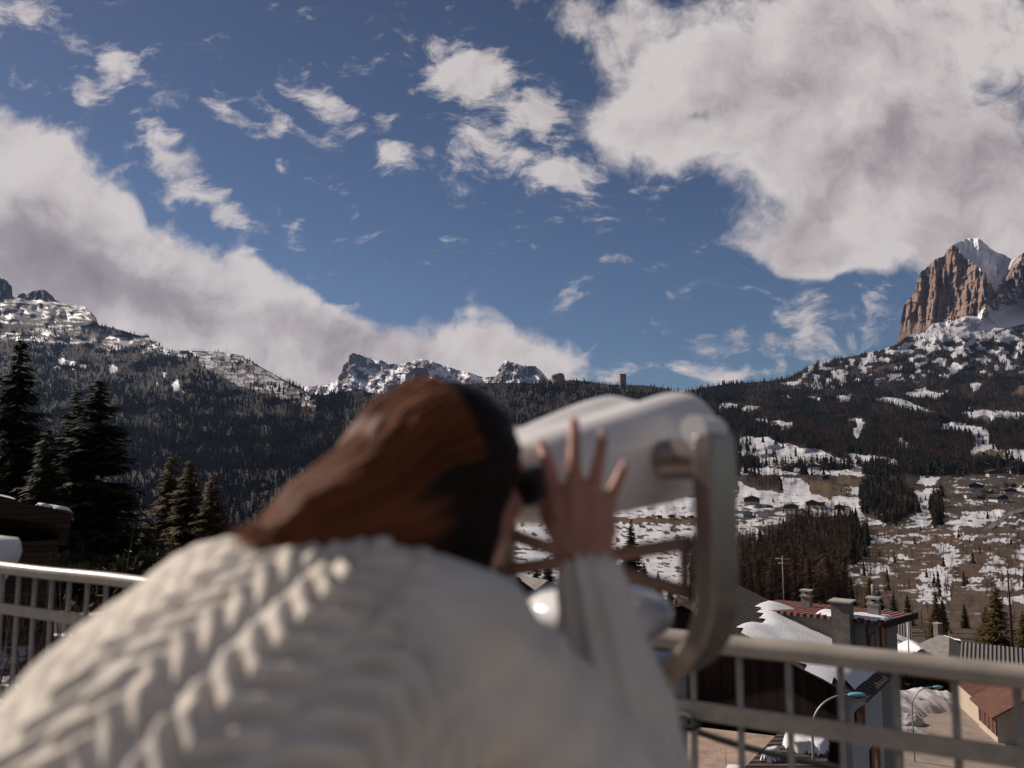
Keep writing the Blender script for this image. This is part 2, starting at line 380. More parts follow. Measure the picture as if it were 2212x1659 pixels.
def masks(u, v):
    """what covers the ground: snow 0..1, ground colour, tree density 0..1, share of bare larches"""
    wu = u + (fbm(u / 9, v / 5, 4, 41) - .5) * 9 + (fbm(u / 2.2, v / 1.5, 2, 44) - .5) * 2.6
    wv = v + (fbm(u / 9, v / 5, 4, 57) - .5) * 4.5
    sky_d = v - v_sky(u)
    right = u > 440
    ns = fbm(u / 7, v / 2.6, 4, 61)
    low = sstep(474, 500, v) * sstep(420, 480, u)
    # base values
    dens = np.where(right, 1.0, 1.0); snow = np.where(right, -.18, -.6) + 0 * u
    larch = sstep(.36, .56, fbm(u / 26, v / 9, 4, 71)) * .8 + .15
    col = np.zeros(np.shape(u) + (3,)); col[...] = (.026, .020, .017)
    # right: upper slope below the cliff, sparse trees over snow
    up = sstep(765, 820, u) * (1 - sstep(26, 46, v - np.interp(u, [740, 1030], [362, 338])))
    spk = fbm(u / 6, v / 4, 4, 83)
    snow = np.where(right, snow + up * sstep(.42, .6, spk) * 1.08, snow)
    dens = np.where(right, dens * (1 - up * (.42 + .5 * sstep(.45, .6, spk))), dens)
    top = sstep(900, 925, u) * (1 - sstep(0, 14, v - np.interp(u, [900, 925, 960, 1024], [338, 338, 331, 322])))
    snow = np.maximum(snow, top * .85); dens = dens * (1 - top * .72)
    # lower meadows
    st2 = fbm(u / 11, v / 1.5, 4, 63); mead = np.clip(.46 + 2.2 * (st2 - .47) + .9 * (ns - .5), .05, .95)
    snow = snow * (1 - low) + low * mead; dens = dens * (1 - low)
    mc = np.array((.058, .044, .033)) * (0.75 + .5 * fbm(u / 14, v / 4, 4, 90))[..., None]
    col = col * (1 - low[..., None]) + mc * low[..., None]
    o = _polys(ORANGE, wu, wv)
    orc = np.array((.074, .049, .034)) * (0.62 + .8 * fbm(u / 9, v / 3, 5, 93))[..., None]
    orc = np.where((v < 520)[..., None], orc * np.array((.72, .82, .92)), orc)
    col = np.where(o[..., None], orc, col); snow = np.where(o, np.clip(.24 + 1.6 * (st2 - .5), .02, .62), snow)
    b = _polys(BROWN, wu, wv)
    s = _polys(SNOW, wu, wv)
    snow = np.where(s, .92 - (.20 + .5 * sstep(495, 525, v)) * sstep(.45, .68, fbm(u / 6, v / 1.3, 5, 99)), snow); dens = np.where(s, dens * .035, dens)
    snow = np.where(b, .05, snow); dens = np.where(b, 0, dens)
    brc = np.array((.095, .062, .038)) * (0.7 + .6 * fbm(u / 8, v / 3, 4, 97))[..., None]
    col = np.where(b[..., None], brc, col)
    g = _polys(GROVE, wu, wv); dens = np.where(g, .9, dens); snow = np.where(g, snow * .35, snow); col = np.where(g[..., None], np.array((.035, .026, .021)), col)
    larch = np.where(g, np.where(u > 850, .55, .95), larch)
    town = sstep(585, 605, v) * sstep(640, 700, u)
    dens = np.where(right & (town > .5) & ~g, 0, dens); snow = np.where(right & ~g & ~s, snow * (1 - .6 * town), snow); col = np.where((right & (town > .3) & ~s)[..., None], np.array((.075, .052, .040)) * (.6 + .8 * fbm(u / 4, v / 2, 4, 12))[..., None], col)
    # left: cliffs and snow
    sl = _polys(SNOWL, wu, wv) & ~right
    pat = fbm(u / 8 + v / 4, v / 1.5 - u / 30, 6, 103, .62)
    snow = np.where(sl, np.clip(.30 + 2.4 * (pat - .44), .05, .74), snow); dens = np.where(sl, .22, dens)
    col = np.where(sl[..., None], np.array((.12, .095, .088)), col)
    tiny = (~right) & (v > 355) & (u < 185) & sl
    snow = np.where(tiny, .93, snow); dens = np.where(tiny, .03, dens)
    bl = _polys(BROWNL, wu, wv); larch = np.where(bl, 1, larch); dens = np.where(bl, 1, dens); snow = np.where(bl, .1, snow)
    rock_u = (~right) & (v < 327) & (u < 100); dens = np.where(rock_u, 0, dens)
    snow = np.where(~right, snow * (1 - sstep(405, 440, v)), snow)
    nearl = (~right) & (v > 548); dens = np.where(nearl, 0, dens); snow = np.where(nearl, np.clip(.34 + 1.5 * (fbm(u / 22, v / 5, 4, 64) - .5), .02, .9), snow)
    low2 = np.where(right, 0, sstep(420, 470, v)); larch = larch * (1 - .25 * low2)
    return np.clip(snow, -.7, 1), col, np.clip(dens, 0, 1), np.clip(larch, 0, 1)
def build_hills():
    us = np.arange(-560, 1340, 1.7); n_r = 330
    t = np.linspace(0, 1, n_r)
    U = np.repeat(us[None], n_r, 0); vs = v_sky(us)
    Vp = vs[None] + (920 - vs[None]) * (t[:, None] ** 1.25)
    Pt = ground_pt(U, Vp)
    sn_, col, dn, la = masks(U, Vp)
    # the far side of the ridge, out of sight
    back = []
    for k in range(1, 6):
        q = Pt[0].copy(); dd = 260.0 * k
        q[:, 0] *= 1 + dd / q[:, 1]; q[:, 1] += dd; q[:, 2] -= dd * (.28 + .12 * k)
        back.insert(0, q)
    V = np.concatenate([np.stack(back), Pt]); nb = len(back)
    ext = lambda a: np.concatenate([np.repeat(a[:1], nb, 0), a])
    sn_, col = ext(sn_), ext(col)
    nr, nc = V.shape[:2]
    idx = np.arange(nr * nc).reshape(nr, nc)
    Fq = np.stack([idx[:-1, :-1], idx[1:, :-1], idx[1:, 1:], idx[:-1, 1:]], -1).reshape(-1, 4)
    me = big_mesh('hillside', V.reshape(-1, 3), Fq, {'snow': sn_.ravel(), 'gcol': col.reshape(-1, 3)}, True)
    return me
def terrain_mat():
    t = NT('hillside_ground'); co = t.coord('Object')
    n1 = t.noise(co, .075, 10, .72); n2 = t.noise(co, .8, 9, .75)
    s = t.math('ADD', t.attr('snow', 'Fac'), t.math('MULTIPLY', t.math('SUBTRACT', n1, .5), 1.0))
    s = t.math('ADD', s, t.math('MULTIPLY', t.math('SUBTRACT', n2, .5), .5))
    f = t.step(s, .37, .63)
    g = t.mix(t.step(n2, .3, .7), t.attr('gcol'), t.mix(1.0, t.attr('gcol'), (.6, .58, .55), 'MULTIPLY'))
    g = t.mix(t.step(n1, .42, .62), g, t.mix(1.0, g, (1.35, 1.25, 1.1), 'MULTIPLY'))
    sc = t.mix(t.step(n1, .3, .75), (.40, .39, .42), (.58, .565, .58))
    t.color(t.mix(f, g, sc)); t.set(Roughness=t.step(f, 0, 1, .95, .6)); t.b.inputs['Specular IOR Level'].default_value = .2
    return t.m
hills = link('hills', build_hills(), terrain_mat())
tag(hills, kind='structure')

# ------------------------------------------------------------------ mountains behind the hills
def rock_mat(name, warm, grey, snow_lo, scale=1.0, streak=1.0):
    t = NT(name); co = t.coord('Object')
    m = t.n('ShaderNodeMapping'); t.l(co, m.inputs[0]); m.inputs[3].default_value = (1, 1, .22)
    a = t.noise(m.outputs[0], .016 * scale, 9, .66); b = t.noise(co, .006 * scale, 6, .6); c = t.noise(co, .05 * scale, 8, .7)
    mm = t.n('ShaderNodeMapping'); t.l(co, mm.inputs[0]); mm.inputs[3].default_value = (.25, .25, 1.6)
    led = t.noise(mm.outputs[0], .02 * scale, 7, .65)
    col = t.mix(t.step(a, .35, .65), grey, warm)
    col = t.mix(t.step(b, .45, .68, 0, .75), col, t.mix(1.0, col, (.62, .60, .62), 'MULTIPLY'))
    col = t.mix(t.step(c, .55, .75, 0, .7), col, t.mix(1.0, col, (1.45, 1.3, 1.15), 'MULTIPLY'))
    nz = t.n('ShaderNodeSeparateXYZ'); t.l(t.n('ShaderNodeNewGeometry').outputs['Normal'], nz.inputs[0])
    s = t.math('ADD', t.attr('snow', 'Fac'), t.math('MULTIPLY', t.math('SUBTRACT', c, .5), 1.1))
    s = t.math('ADD', s, t.math('MULTIPLY', t.math('SUBTRACT', led, .5), .95))
    s = t.math('ADD', s, t.math('MULTIPLY', nz.outputs[2], .25))
    f = t.step(s, snow_lo, snow_lo + .1)
    t.color(t.mix(f, col, (.74, .72, .76))); t.set(Roughness=.85); t.b.inputs['Specular IOR Level'].default_value = .2
    t.bump(t.math('ADD', a, t.math('MULTIPLY', c, .5)), 14.0 / scale, .8)
    return t.m
def mountain(name, outline, foot, depth_fn, snow_fn, mat, du=.7, rows=150, back_slope=.75, ext=2):
    """relief sheet between a foot line and a sky line, each point at its own distance, closed by a far side"""
    ou, ov = zip(*outline); fu, fv = zip(*foot)
    us = np.arange(ou[0], ou[-1], du)
    top = np.interp(us, ou, ov) + (fbm(us / 2.5, us * 0, 3, 5) - .5) * 1.6; bot = np.interp(us, fu, fv)
    t = np.linspace(0, 1, rows)[:, None]
    U = np.repeat(us[None], rows, 0); Vp = top[None] + (bot - top)[None] * t
    Y = depth_fn(U, Vp, t); a, b = qp(U, Vp)
    Pt = np.stack([a * Y, Y, CAMZ + b * Y], -1)
    back = []
    for k in range(1, 5):
        q = Pt[0].copy(); dd = 220.0 * k
        q[:, 0] *= 1 + dd / q[:, 1]; q[:, 1] += dd; q[:, 2] -= dd * back_slope; back.insert(0, q)
    V = np.concatenate([np.stack(back), Pt]); nb = len(back); S = snow_fn(U, Vp, t)
    S = np.concatenate([np.repeat(S[:1], nb, 0), S])
    nr, nc = V.shape[:2]; idx = np.arange(nr * nc).reshape(nr, nc)
    Fq = np.stack([idx[:-1, :-1], idx[1:, :-1], idx[1:, 1:], idx[:-1, 1:]], -1).reshape(-1, 4)
    o = link(name, big_mesh(name, V.reshape(-1, 3), Fq, {'snow': S.ravel()}, True), mat)
    tag(o, kind='structure'); return o
# big orange cliff on the right
T_OUT = [(897.2,343),(901,320),(904,305.5),(914.8,292),(917.5,280),(920,273),(927.4,266.6),(936.5,258),(943.7,256.6),(947,250),(954.6,244),(968,237.9),(979,238.2),(983.5,242),(992.5,250),(1006,255.7),(1012.4,259.8),(1019.6,255.7),(1026,251),(1045,240),(1075,228),(1120,236),(1200,262)]
T_FOOT = [(890,352),(1000,330),(1040,320),(1200,318)]
EDGE = [(897,240),(954.6,244.5),(960,252),(970,262),(981,270),(988,281),(995,292),(1000,302),(1004,312)]  # rim of the wall, below it the rock, above it the snow roof
eu, ev = zip(*EDGE)
def t_depth(U, V, t):
    rim = np.interp(U, eu, ev); below = V - rim
    face = 5900 - (U - 897) * 8.0
    stp = V / 9 + (fbm(U / 20, V / 30, 3, 71) - .5) * 3; face = face + (fbm(U / 8 + V / 90, V / 42, 5, 11) - .5) * 270 + (fbm(U / 2.6, V / 13, 5, 13) - .5) * 90 - below.clip(0) * 1.6 - ((stp - np.floor(stp)) ** 3 * 26 + np.floor(stp) * 10) * (below > -1)
    roof = face + (rim - V).clip(0) * 15 + (fbm(U / 5, V / 5, 4, 15) - .5) * 60 * (below < 0)
    rt = sstep(1001, 1013, U + (V - 270) * .55)   # the second buttress on the far right comes closer
    bt = 5000 - (U - 1010) * 3.5 - (V - 255) * 5.5 + (fbm(U / 6, V / 12, 5, 17) - .5) * 320
    lowr = sstep(0, 26, V - np.interp(U, [965, 979, 995, 1030, 1200], [320, 312, 297, 277, 262]))
    Y = np.where(U > 0, roof, 0) * (1 - rt) + bt * rt
    return Y * (1 - lowr) + (5150 - (V - 300) * 16) * lowr
def t_snow(U, V, t):
    rim = np.interp(U, eu, ev) + (fbm(U / 4, V / 4, 3, 19) - .5) * 7
    s = np.where(V < rim, .62, .07) + 0 * U
    rt = sstep(1001, 1013, U + (V - 270) * .55)
    s = s * (1 - rt) + rt * .26
    lowr = V > np.interp(U, [900, 933, 956, 979, 995, 1030, 1200], [345, 326, 322, 313, 298, 280, 266]) + (fbm(U / 5, V / 5, 3, 23) - .5) * 10
    return np.where(lowr & (U > 915), .66, s)
mountain('mountain_massif', T_OUT, T_FOOT, t_depth, t_snow, rock_mat('orange_rock', (.255, .155, .113), (.175, .135, .12), .52), .6, 190)
# snowy peaks in the gap of the valley
P_OUT = [(296,392),(304,387.5),(320,385),(330,384),(336,381.6),(338,377),(341.7,372.5),(343,365.7),(348.5,361),(349,355.6),(354,353),(359.8,354.5),(372,359),(381,359.5),(387,363),(399,364),(410.6,362),(417,359.5),(423,358.7),(439,363.5),(456,369.7),(473,373.7),(482,377),(495,376.8),(498,370),(501.6,364.6),(505.5,360),(510,360.7),(520,364.6),(526,365.7),(535,366),(541.8,371.4),(547.5,379),(560,386)]
def p_depth(U, V, t):
    return 9000 - t * 1100 + (fbm(U / 12, V / 14, 5, 27) - .5) * 1500 + (fbm(U / 3, V / 5, 4, 29) - .5) * 260 + (U - 350) * 1.5
def p_snow(U, V, t):
    s = .38 + .75 * (fbm(U / 12, V / 6, 4, 33) - .45)
    top = np.interp(U, *zip(*P_OUT)); d = V - top
    cliff = ((U > 338) & (U < 378) & (d < 14 + (U - 355) * -.35)) | ((U > 494) & (U < 545) & (d < 9)) | ((U > 416) & (U < 436) & (d > 2) & (d < 8))
    right_face = (U - np.interp(V, [353, 385], [357, 345]) > 4) & (d < 4)
    s = np.where(cliff & ~right_face, s - .42, s + .12)
    return s
mountain('snowy_peaks', P_OUT, [(296,402),(560,402)], p_depth, p_snow, rock_mat('grey_rock', (.20, .145, .125), (.12, .10, .105), .60, .7), .6, 90)
# rock towers on the left skyline
def towers():
    outs = ([(-60,262),(-30,258),(-8,271),(0,277.5),(5,279),(7.5,281),(9,284),(11.9,286),(12.6,291),(11.9,296),(16,298)],
            [(17,298),(19,293.4),(23.7,293),(26,294.5),(30,292.6),(36.4,289.8),(45,290),(50.6,294),(55.4,299.7),(60,302)])
    m = rock_mat('dark_rock', (.15, .11, .10), (.085, .07, .07), .60)
    for i, o in enumerate(outs):
        ft = [(o[0][0], 312), (o[-1][0], 312)]
        mountain('rock_summit', o, ft, lambda U, V, t: 5650 + (fbm(U / 4, V / 9, 4, 35) - .5) * 260 - t * 160, lambda U, V, t: np.where(U < 6, .42, .22) + 0 * U, m, .6, 50, 1.4)
towers()
# ------------------------------------------------------------------ woods (far slopes: each wood one mass)
def conifer_template(seed, tiers, sides, thin=1.0):
    r = random.Random(seed); V = []; Fc = []
    for k in range(tiers):
        z0 = .06 + .86 * (k / tiers) ** .95; z1 = z0 + (1.0 - z0) * (.55 if k < tiers - 1 else 1.0) + .02
        rad = thin * (.20 * (1 - z0) ** .85 + .012); b = len(V)
        for s in range(sides):
            a = 2 * math.pi * (s + r.random() * .7) / sides + k
            q = rad * r.uniform(.6, 1.25)
            V.append((q * math.cos(a), q * math.sin(a), z0 + r.uniform(-.03, .03)))
        V.append((r.uniform(-.01, .01), r.uniform(-.01, .01), min(1, z1)))
        for s in range(sides): Fc.append((b + s, b + (s + 1) % sides, b + sides))
    return np.array(V), np.array(Fc)
def larch_template(seed):
    """bare larch: thin stem with short rising twigs"""
    r = random.Random(seed); V = []; Fc = []
    def tri(a, b, c):
        i = len(V); V.extend((a, b, c)); Fc.append((i, i + 1, i + 2))
    for k in range(3):
        a = k * 2.1; w = .012
        tri((w * math.cos(a), w * math.sin(a), 0), (-w * math.cos(a), -w * math.sin(a), 0), (0, 0, 1))
    for k in range(26):
        z = r.uniform(.16, .95); a = r.uniform(0, 6.28); L = (.17 * (1 - z) ** .7 + .03) * r.uniform(.7, 1.2); w = .020
        ca, sa = math.cos(a), math.sin(a)
        tri((w * -sa, w * ca, z), (-w * -sa, -w * ca, z - .045), (L * ca, L * sa, z + L * .35))
    return np.array(V), np.array(Fc)
CON = [conifer_template(i, 3, 5) for i in range(5)]
LAR = [larch_template(i + 20) for i in range(4)] 
def soft_template(seed):
    """bare crown of many fine rising twigs"""
    r = random.Random(seed); V = []; Fc = []
    def tri(a, b, c):
        i = len(V); V.extend((a, b, c)); Fc.append((i, i + 1, i + 2))
    for k in range(3):
        a = k * 2.1; w = .010; tri((w * math.cos(a), w * math.sin(a), 0), (-w * math.cos(a), -w * math.sin(a), 0), (0, 0, 1))
    for k in range(64):
        z = r.uniform(.12, .93); a = r.uniform(0, 6.28); L = (.19 * math.sin(math.pi * (.12 + .80 * z)) ** 1.2 + .02) * r.uniform(.5, 1.2); w = .0065; ca, sa = math.cos(a), math.sin(a)
        tri((w * -sa, w * ca, z), (-w * -sa, -w * ca, z - .012), (L * ca, L * sa, z + L * r.uniform(.1, 1.0)))
    return np.array(V), np.array(Fc)
SOF = [soft_template(i + 40) for i in range(5)]
def tree_mat(name):
    t = NT(name); n = t.noise(t.coord('Object'), .9, 4, .6)
    c = t.attr('tint'); t.color(t.mix(t.step(n, .3, .7), t.mix(1.0, c, (.62, .62, .62), 'MULTIPLY'), t.mix(1.0, c, (1.3, 1.25, 1.1), 'MULTIPLY')))
    t.set(Roughness=1.0); t.b.inputs['Specular IOR Level'].default_value = 0.0
    return t.m
WOOD_MAT = tree_mat('far_wood')
def wood(name, u0, u1, vlo, vhi, n, seed, hmin=13, hmax=24, keep=None, ymin=430, lar=None, dark=1.0, flat=None):
    g = np.random.default_rng(seed)
    u = g.uniform(u0, u1, n * 3); v = g.uniform(vlo, vhi, n * 3)
    ok = (v > v_sky(u) + .15) & (depth0(u, v) > ymin)
    if keep is not None: ok &= keep(u, v)
    u, v = u[ok], v[ok]
    sn_, col, dn, la = masks(u, v)
    ok = g.random(len(u)) < (dn if flat is None else flat)
    la = la if flat is None else la * 0 + .9
    u, v, la = u[ok][:n], v[ok][:n], la[ok][:n]
    # a line of trees along the sky line
    P0 = ground_pt(u, v); h = g.uniform(hmin, hmax, len(u)) * (.75 + .5 * fbm(u / 9, v / 4, 3, 7))
    isl = g.random(len(u)) < la
    VV, FF, TT = [], [], []; off = 0
    for kind, tmpl in ((0, CON), (1, lar or LAR)):
        for j, (tv, tf) in enumerate(tmpl):
            sel = np.where((isl == bool(kind)) & (np.arange(len(u)) % len(tmpl) == j))[0]
            if not len(sel): continue
            a = g.uniform(0, 6.28, len(sel)); hh = h[sel]; fat = g.uniform(.8, 1.35, len(sel)) * hh
            ca, sa = np.cos(a), np.sin(a)
            x = (tv[None, :, 0] * ca[:, None] - tv[None, :, 1] * sa[:, None]) * fat[:, None]
            y = (tv[None, :, 0] * sa[:, None] + tv[None, :, 1] * ca[:, None]) * fat[:, None]
            z = tv[None, :, 2] * hh[:, None]
            q = np.stack([x, y, z], -1) + P0[sel][:, None] - np.array((0, 0, .4))
            VV.append(q.reshape(-1, 3)); nv = len(tv)
            FF.append((tf[None] + (np.arange(len(sel)) * nv)[:, None, None] + off).reshape(-1, 3)); off += nv * len(sel)
            base = np.array((.019, .020, .017)) if kind == 0 else np.array((.096, .060, .044))
            tint = dark * base[None] * g.uniform(.6, 1.5, (len(sel), 1)) * (1 + g.uniform(-.15, .15, (len(sel), 3)))
            TT.append(np.repeat(tint, nv, 0))
    me = big_mesh(name, np.concatenate(VV), np.concatenate(FF), {'tint': np.concatenate(TT)})
    o = link(name, me, WOOD_MAT)
    tag(o, kind='stuff'); return o
w1 = wood('forest', -420, 345, 300, 470, 44000, 1, 13, 24, dark=.33)  # both left woods: the slope's shade is put into a darker tree tint
w2 = wood('forest', -300, 455, 470, 550, 12500, 2, 10, 19, dark=.32)
w3 = wood('forest', 330, 700, 376, 480, 13000, 3, 12, 22, dark=.36)
w4 = wood('forest', 700, 1080, 325, 475, 26000, 4, 13, 22, dark=.72)
w5 = wood('forest', 640, 1060, 462, 612, 5200, 5, 8, 18, lambda u, v: _polys(GROVE, u + (fbm(u / 5, v / 4, 3, 2) - .5) * 22, v + (fbm(u / 6, v / 5, 3, 4) - .5) * 12), 240, SOF, .62)
w6 = wood('forest', 735, 1060, 440, 600, 900, 6, 4, 9, lambda u, v: (fbm(u / 16, v / 3.2, 4, 77) > .54) & ~_polys(SNOW[:3], u, v), 240, SOF, .9, 1.0)
tag(w6, 'thin hedges and bushes scattered along the field edges on the right', 'bushes')
tag(w1, 'dark larch and spruce wood covering the mountain slope on the left', 'forest'); tag(w2, 'dark wood on the foot of the left slope behind the tall spruces', 'forest')
tag(w3, 'dark wood on the ridge behind the woman and the viewer', 'forest'); tag(w4, 'brown and dark wood between snow clearings on the right slope', 'forest')
tag(w5, 'dark brown groves among the snowy meadows on the right', 'forest')
# ------------------------------------------------------------------ small mesh builder
class MB:
    def __init__(s): s.V = []; s.F = []
    def add(s, V, F):
        o = len(s.V); s.V.extend([tuple(v) for v in V]); s.F.extend([tuple(i + o for i in f) for f in F]); return s
    def box(s, c, size, M=None):
        x, y, z = (q / 2 for q in size)
        V = [Vector((a * x, b * y, d * z)) for d in (-1, 1) for b in (-1, 1) for a in (-1, 1)]
        if M is not None: V = [M @ v for v in V]
        V = [v + Vector(c) for v in V]
        return s.add(V, [(0, 2, 3, 1), (4, 5, 7, 6), (0, 1, 5, 4), (2, 6, 7, 3), (1, 3, 7, 5), (0, 4, 6, 2)])
    def tube(s, pts, rad, n=10, cap=True, sq=None):
        """round tube through pts; rad one radius or one per point; sq=(w,h) scales the section"""
        pts = [Vector(p) for p in pts]; k = len(pts)
        rad = [rad] * k if isinstance(rad, (int, float)) else rad
        up = None; rings = []
        for i, p in enumerate(pts):
            t = (pts[min(i + 1, k - 1)] - pts[max(i - 1, 0)])
            t = t.normalized() if t.length > 1e-9 else Vector((0, 0, 1))
            if up is None:
                up = Vector((0, 0, 1)) if abs(t.z) < .9 else Vector((1, 0, 0))
            x = (up - t * up.dot(t)); x = x.normalized() if x.length > 1e-6 else t.orthogonal().normalized()
            up = x; y = t.cross(x)
            a, b = (1, 1) if sq is None else sq
            rings.append([p + (x * math.cos(2 * math.pi * j / n) * b + y * math.sin(2 * math.pi * j / n) * a) * rad[i] for j in range(n)])
        V = [v for r in rings for v in r]
        F = [(i * n + j, i * n + (j + 1) % n, (i + 1) * n + (j + 1) % n, (i + 1) * n + j) for i in range(k - 1) for j in range(n)]
        if cap: F += [tuple(range(n))[::-1], tuple((k - 1) * n + j for j in range(n))]
        return s.add(V, F)
    def lathe(s, prof, n=24, c=(0, 0, 0), cap=True):
        V = [(c[0] + r * math.cos(2 * math.pi * j / n), c[1] + r * math.sin(2 * math.pi * j / n), c[2] + z) for r, z in prof for j in range(n)]
        k = len(prof)
        F = [(i * n + j, i * n + (j + 1) % n, (i + 1) * n + (j + 1) % n, (i + 1) * n + j) for i in range(k - 1) for j in range(n)]
        if cap: F += [tuple(range(n))[::-1], tuple((k - 1) * n + j for j in range(n))]
        return s.add(V, F)
    def ball(s, c, ax, M=None, n=16, m=10):
        V = []; F = []
        for i in range(m + 1):
            p = math.pi * i / m
            for j in range(n):
                q = 2 * math.pi * j / n
                v = Vector((ax[0] * math.sin(p) * math.cos(q), ax[1] * math.sin(p) * math.sin(q), ax[2] * math.cos(p)))
                if M is not None: v = M @ v
                V.append(v + Vector(c))
        for i in range(m):
            for j in range(n): F.append((i * n + j, (i + 1) * n + j, (i + 1) * n + (j + 1) % n, i * n + (j + 1) % n))
        return s.add(V, F)
    def capsule(s, a, ra, b, rb, n=16):
        a, b = Vector(a), Vector(b); t = (b - a); L = t.length; t = t / L if L > 1e-6 else Vector((0, 0, 1))
        pts, rr = [], []
        for k in range(5):
            q = math.pi / 2 * k / 5; pts.append(a - t * ra * math.cos(q)); rr.append(max(ra * math.sin(q), 1e-4))
        for k in range(7): pts.append(a.lerp(b, k / 6)); rr.append(ra + (rb - ra) * k / 6)
        for k in range(5):
            q = math.pi / 2 * (k + 1) / 5; pts.append(b + t * rb * math.sin(q)); rr.append(max(rb * math.cos(q), 1e-4))
        return s.tube(pts, rr, n)
    def prism(s, poly, lo, hi):
        """polygon given as points in the plane (3-D), pushed from lo to hi offset vectors"""
        n = len(poly); V = [Vector(p) + Vector(lo) for p in poly] + [Vector(p) + Vector(hi) for p in poly]
        return s.add(V, [tuple(range(n))[::-1], tuple(range(n, 2 * n))] + [(i, (i + 1) % n, n + (i + 1) % n, n + i) for i in range(n)])
    def mesh(s, name):
        me = bpy.data.meshes.new(name); me.from_pydata([tuple(v) for v in s.V], [], s.F)
        bm = bmesh.new(); bm.from_mesh(me); bmesh.ops.remove_doubles(bm, verts=bm.verts, dist=1e-6); bmesh.ops.recalc_face_normals(bm, faces=bm.faces); bm.to_mesh(me); bm.free()
        return me
    def build(s, name, mat=None, parent=None, smooth=False, bevel=0.0):
        o = link(name, s.mesh(name), mat, parent, smooth)
        if bevel:
            b = o.modifiers.new('bevel', 'BEVEL'); b.width = bevel; b.segments = 2; b.limit_method = 'ANGLE'
        if smooth: 
            w = o.modifiers.new('wn', 'WEIGHTED_NORMAL') if False else None
        return o
def smooth_by_angle(o, ang=40):
    me = o.data; me.polygons.foreach_set('use_smooth', [True] * len(me.polygons))
    try: me.set_sharp_from_angle(angle=R_(ang))
    except Exception: pass
    return o
def remeshed(mb, voxel, smooth_it, name):
    """join the pieces of mb into one continuous skin"""
    tmp = bpy.data.objects.new('tmp', mb.mesh('tmp')); COL.objects.link(tmp)
    r = tmp.modifiers.new('r', 'REMESH'); r.mode = 'VOXEL'; r.voxel_size = voxel
    if smooth_it:
        m = tmp.modifiers.new('s', 'SMOOTH'); m.factor = .5; m.iterations = smooth_it
    dg = bpy.context.evaluated_depsgraph_get(); ev = tmp.evaluated_get(dg)
    me = bpy.data.meshes.new_from_object(ev); me.name = name
    old = tmp.data; bpy.data.objects.remove(tmp); bpy.data.meshes.remove(old)
    return me
def get_co(me):
    a = np.empty(len(me.vertices) * 3, np.float32); me.vertices.foreach_get('co', a); return a.reshape(-1, 3).astype(float)
def get_no(me):
    a = np.empty(len(me.vertices) * 3, np.float32); me.vertices.foreach_get('normal', a); return a.reshape(-1, 3).astype(float)

# ------------------------------------------------------------------ terrace and railing
M_RAIL = simple_mat('rail_paint', (.28, .243, .205), .42, .22, 7, bump=.0006, spec=.5)
M_BALU = simple_mat('baluster_paint', (.29, .255, .21), .5, .2, 30, spec=.4)
M_CONC = simple_mat('concrete', (.30, .27, .25), .85, .2, 5, bump=.002)
ZR = 1.14
def rail_at(u):
    """point of the rail axis (plan) seen at picture column u"""
    a = float(qp(u, 600)[0])
    (x0, y0), (x1, y1) = RA, RB
    t = (a * y0 - x0) / ((x1 - x0) - a * (y1 - y0)); return Vector((x0 + t * (x1 - x0), y0 + t * (y1 - y0), 0))
def at_height(u, v, z):
    a, b = qp(u, v); Y = (z - CAMZ) / float(b); return (float(a) * Y, Y)
RA, RB = at_height(0, 567.8, ZR), at_height(1024, 676, ZR)
RD = (Vector((*RB, 0)) - Vector((*RA, 0))).normalized(); RN = Vector((-RD.y, RD.x, 0))   # RN points outwards
r0 = Vector((*RA, 0)) - RD * 2.2; r1 = Vector((*RB, 0)) + RD * 1.4
mb = MB(); edge = RN * .16
mb.prism([Vector((-6, -5, 0)), Vector((6, -5, 0)), r1 + RD * 3 + edge, r0 - RD * 3 + edge], (0, 0, -.35), (0, 0, 0))
terrace = mb.build('terrace', M_CONC); tag(terrace, kind='structure')
rail = empty('railing', (r0 + r1) / 2)
tag(rail, 'cream painted metal railing with thin bars along the terrace edge', 'railing')
def child_at(root, o):
    o.parent = root; o.matrix_parent_inverse = Matrix.Translation(-Vector(root.location)); return o
Z3 = Vector((0, 0, 1))
L_ = (r1 - r0).length
tp = [r0 + RD * (L_ * k / 40) + Z3 * (ZR + .0015 * math.sin(k * 1.7)) for k in range(41)]
child_at(rail, MB().tube(tp, .0245, 18).build('handrail', M_RAIL, None, True))
Mrail = Matrix((RD, RN, Z3)).transposed()
child_at(rail, MB().box((r0 + r1) / 2 + Z3 * .98 - RN * .012, (L_, .010, .042), Mrail).build('middle_rail', M_BALU, None, False, .002))
child_at(rail, MB().box((r0 + r1) / 2 + Z3 * .13 - RN * .012, (L_, .010, .042), Mrail).build('bottom_rail', M_BALU, None, False, .002))
bu = [691, 737.4, 786, 837, 893, 952.5, 1011.7]
bs = [(rail_at(u) - r0).dot(RD) for u in bu]; step = (bs[-1] - bs[0]) / 6
k0 = bs[0] - int(bs[0] / step) * step
nb_ = int((L_ - k0) / step) + 1
for k in range(nb_):
    p = r0 + RD * (k0 + k * step) + RN * .004
    child_at(rail, MB().tube([p + Z3 * .05, p + Z3 * .6, p + Z3 * (ZR - .02)], .0085, 10).build('baluster', M_BALU, None, True))
for u in (-60, 673):
    p = rail_at(u) + RN * .03
    child_at(rail, MB().tube([p + Z3 * 0, p + Z3 * .5, p + Z3 * (ZR - .02)], .021, 14).build('post', M_BALU, None, True))
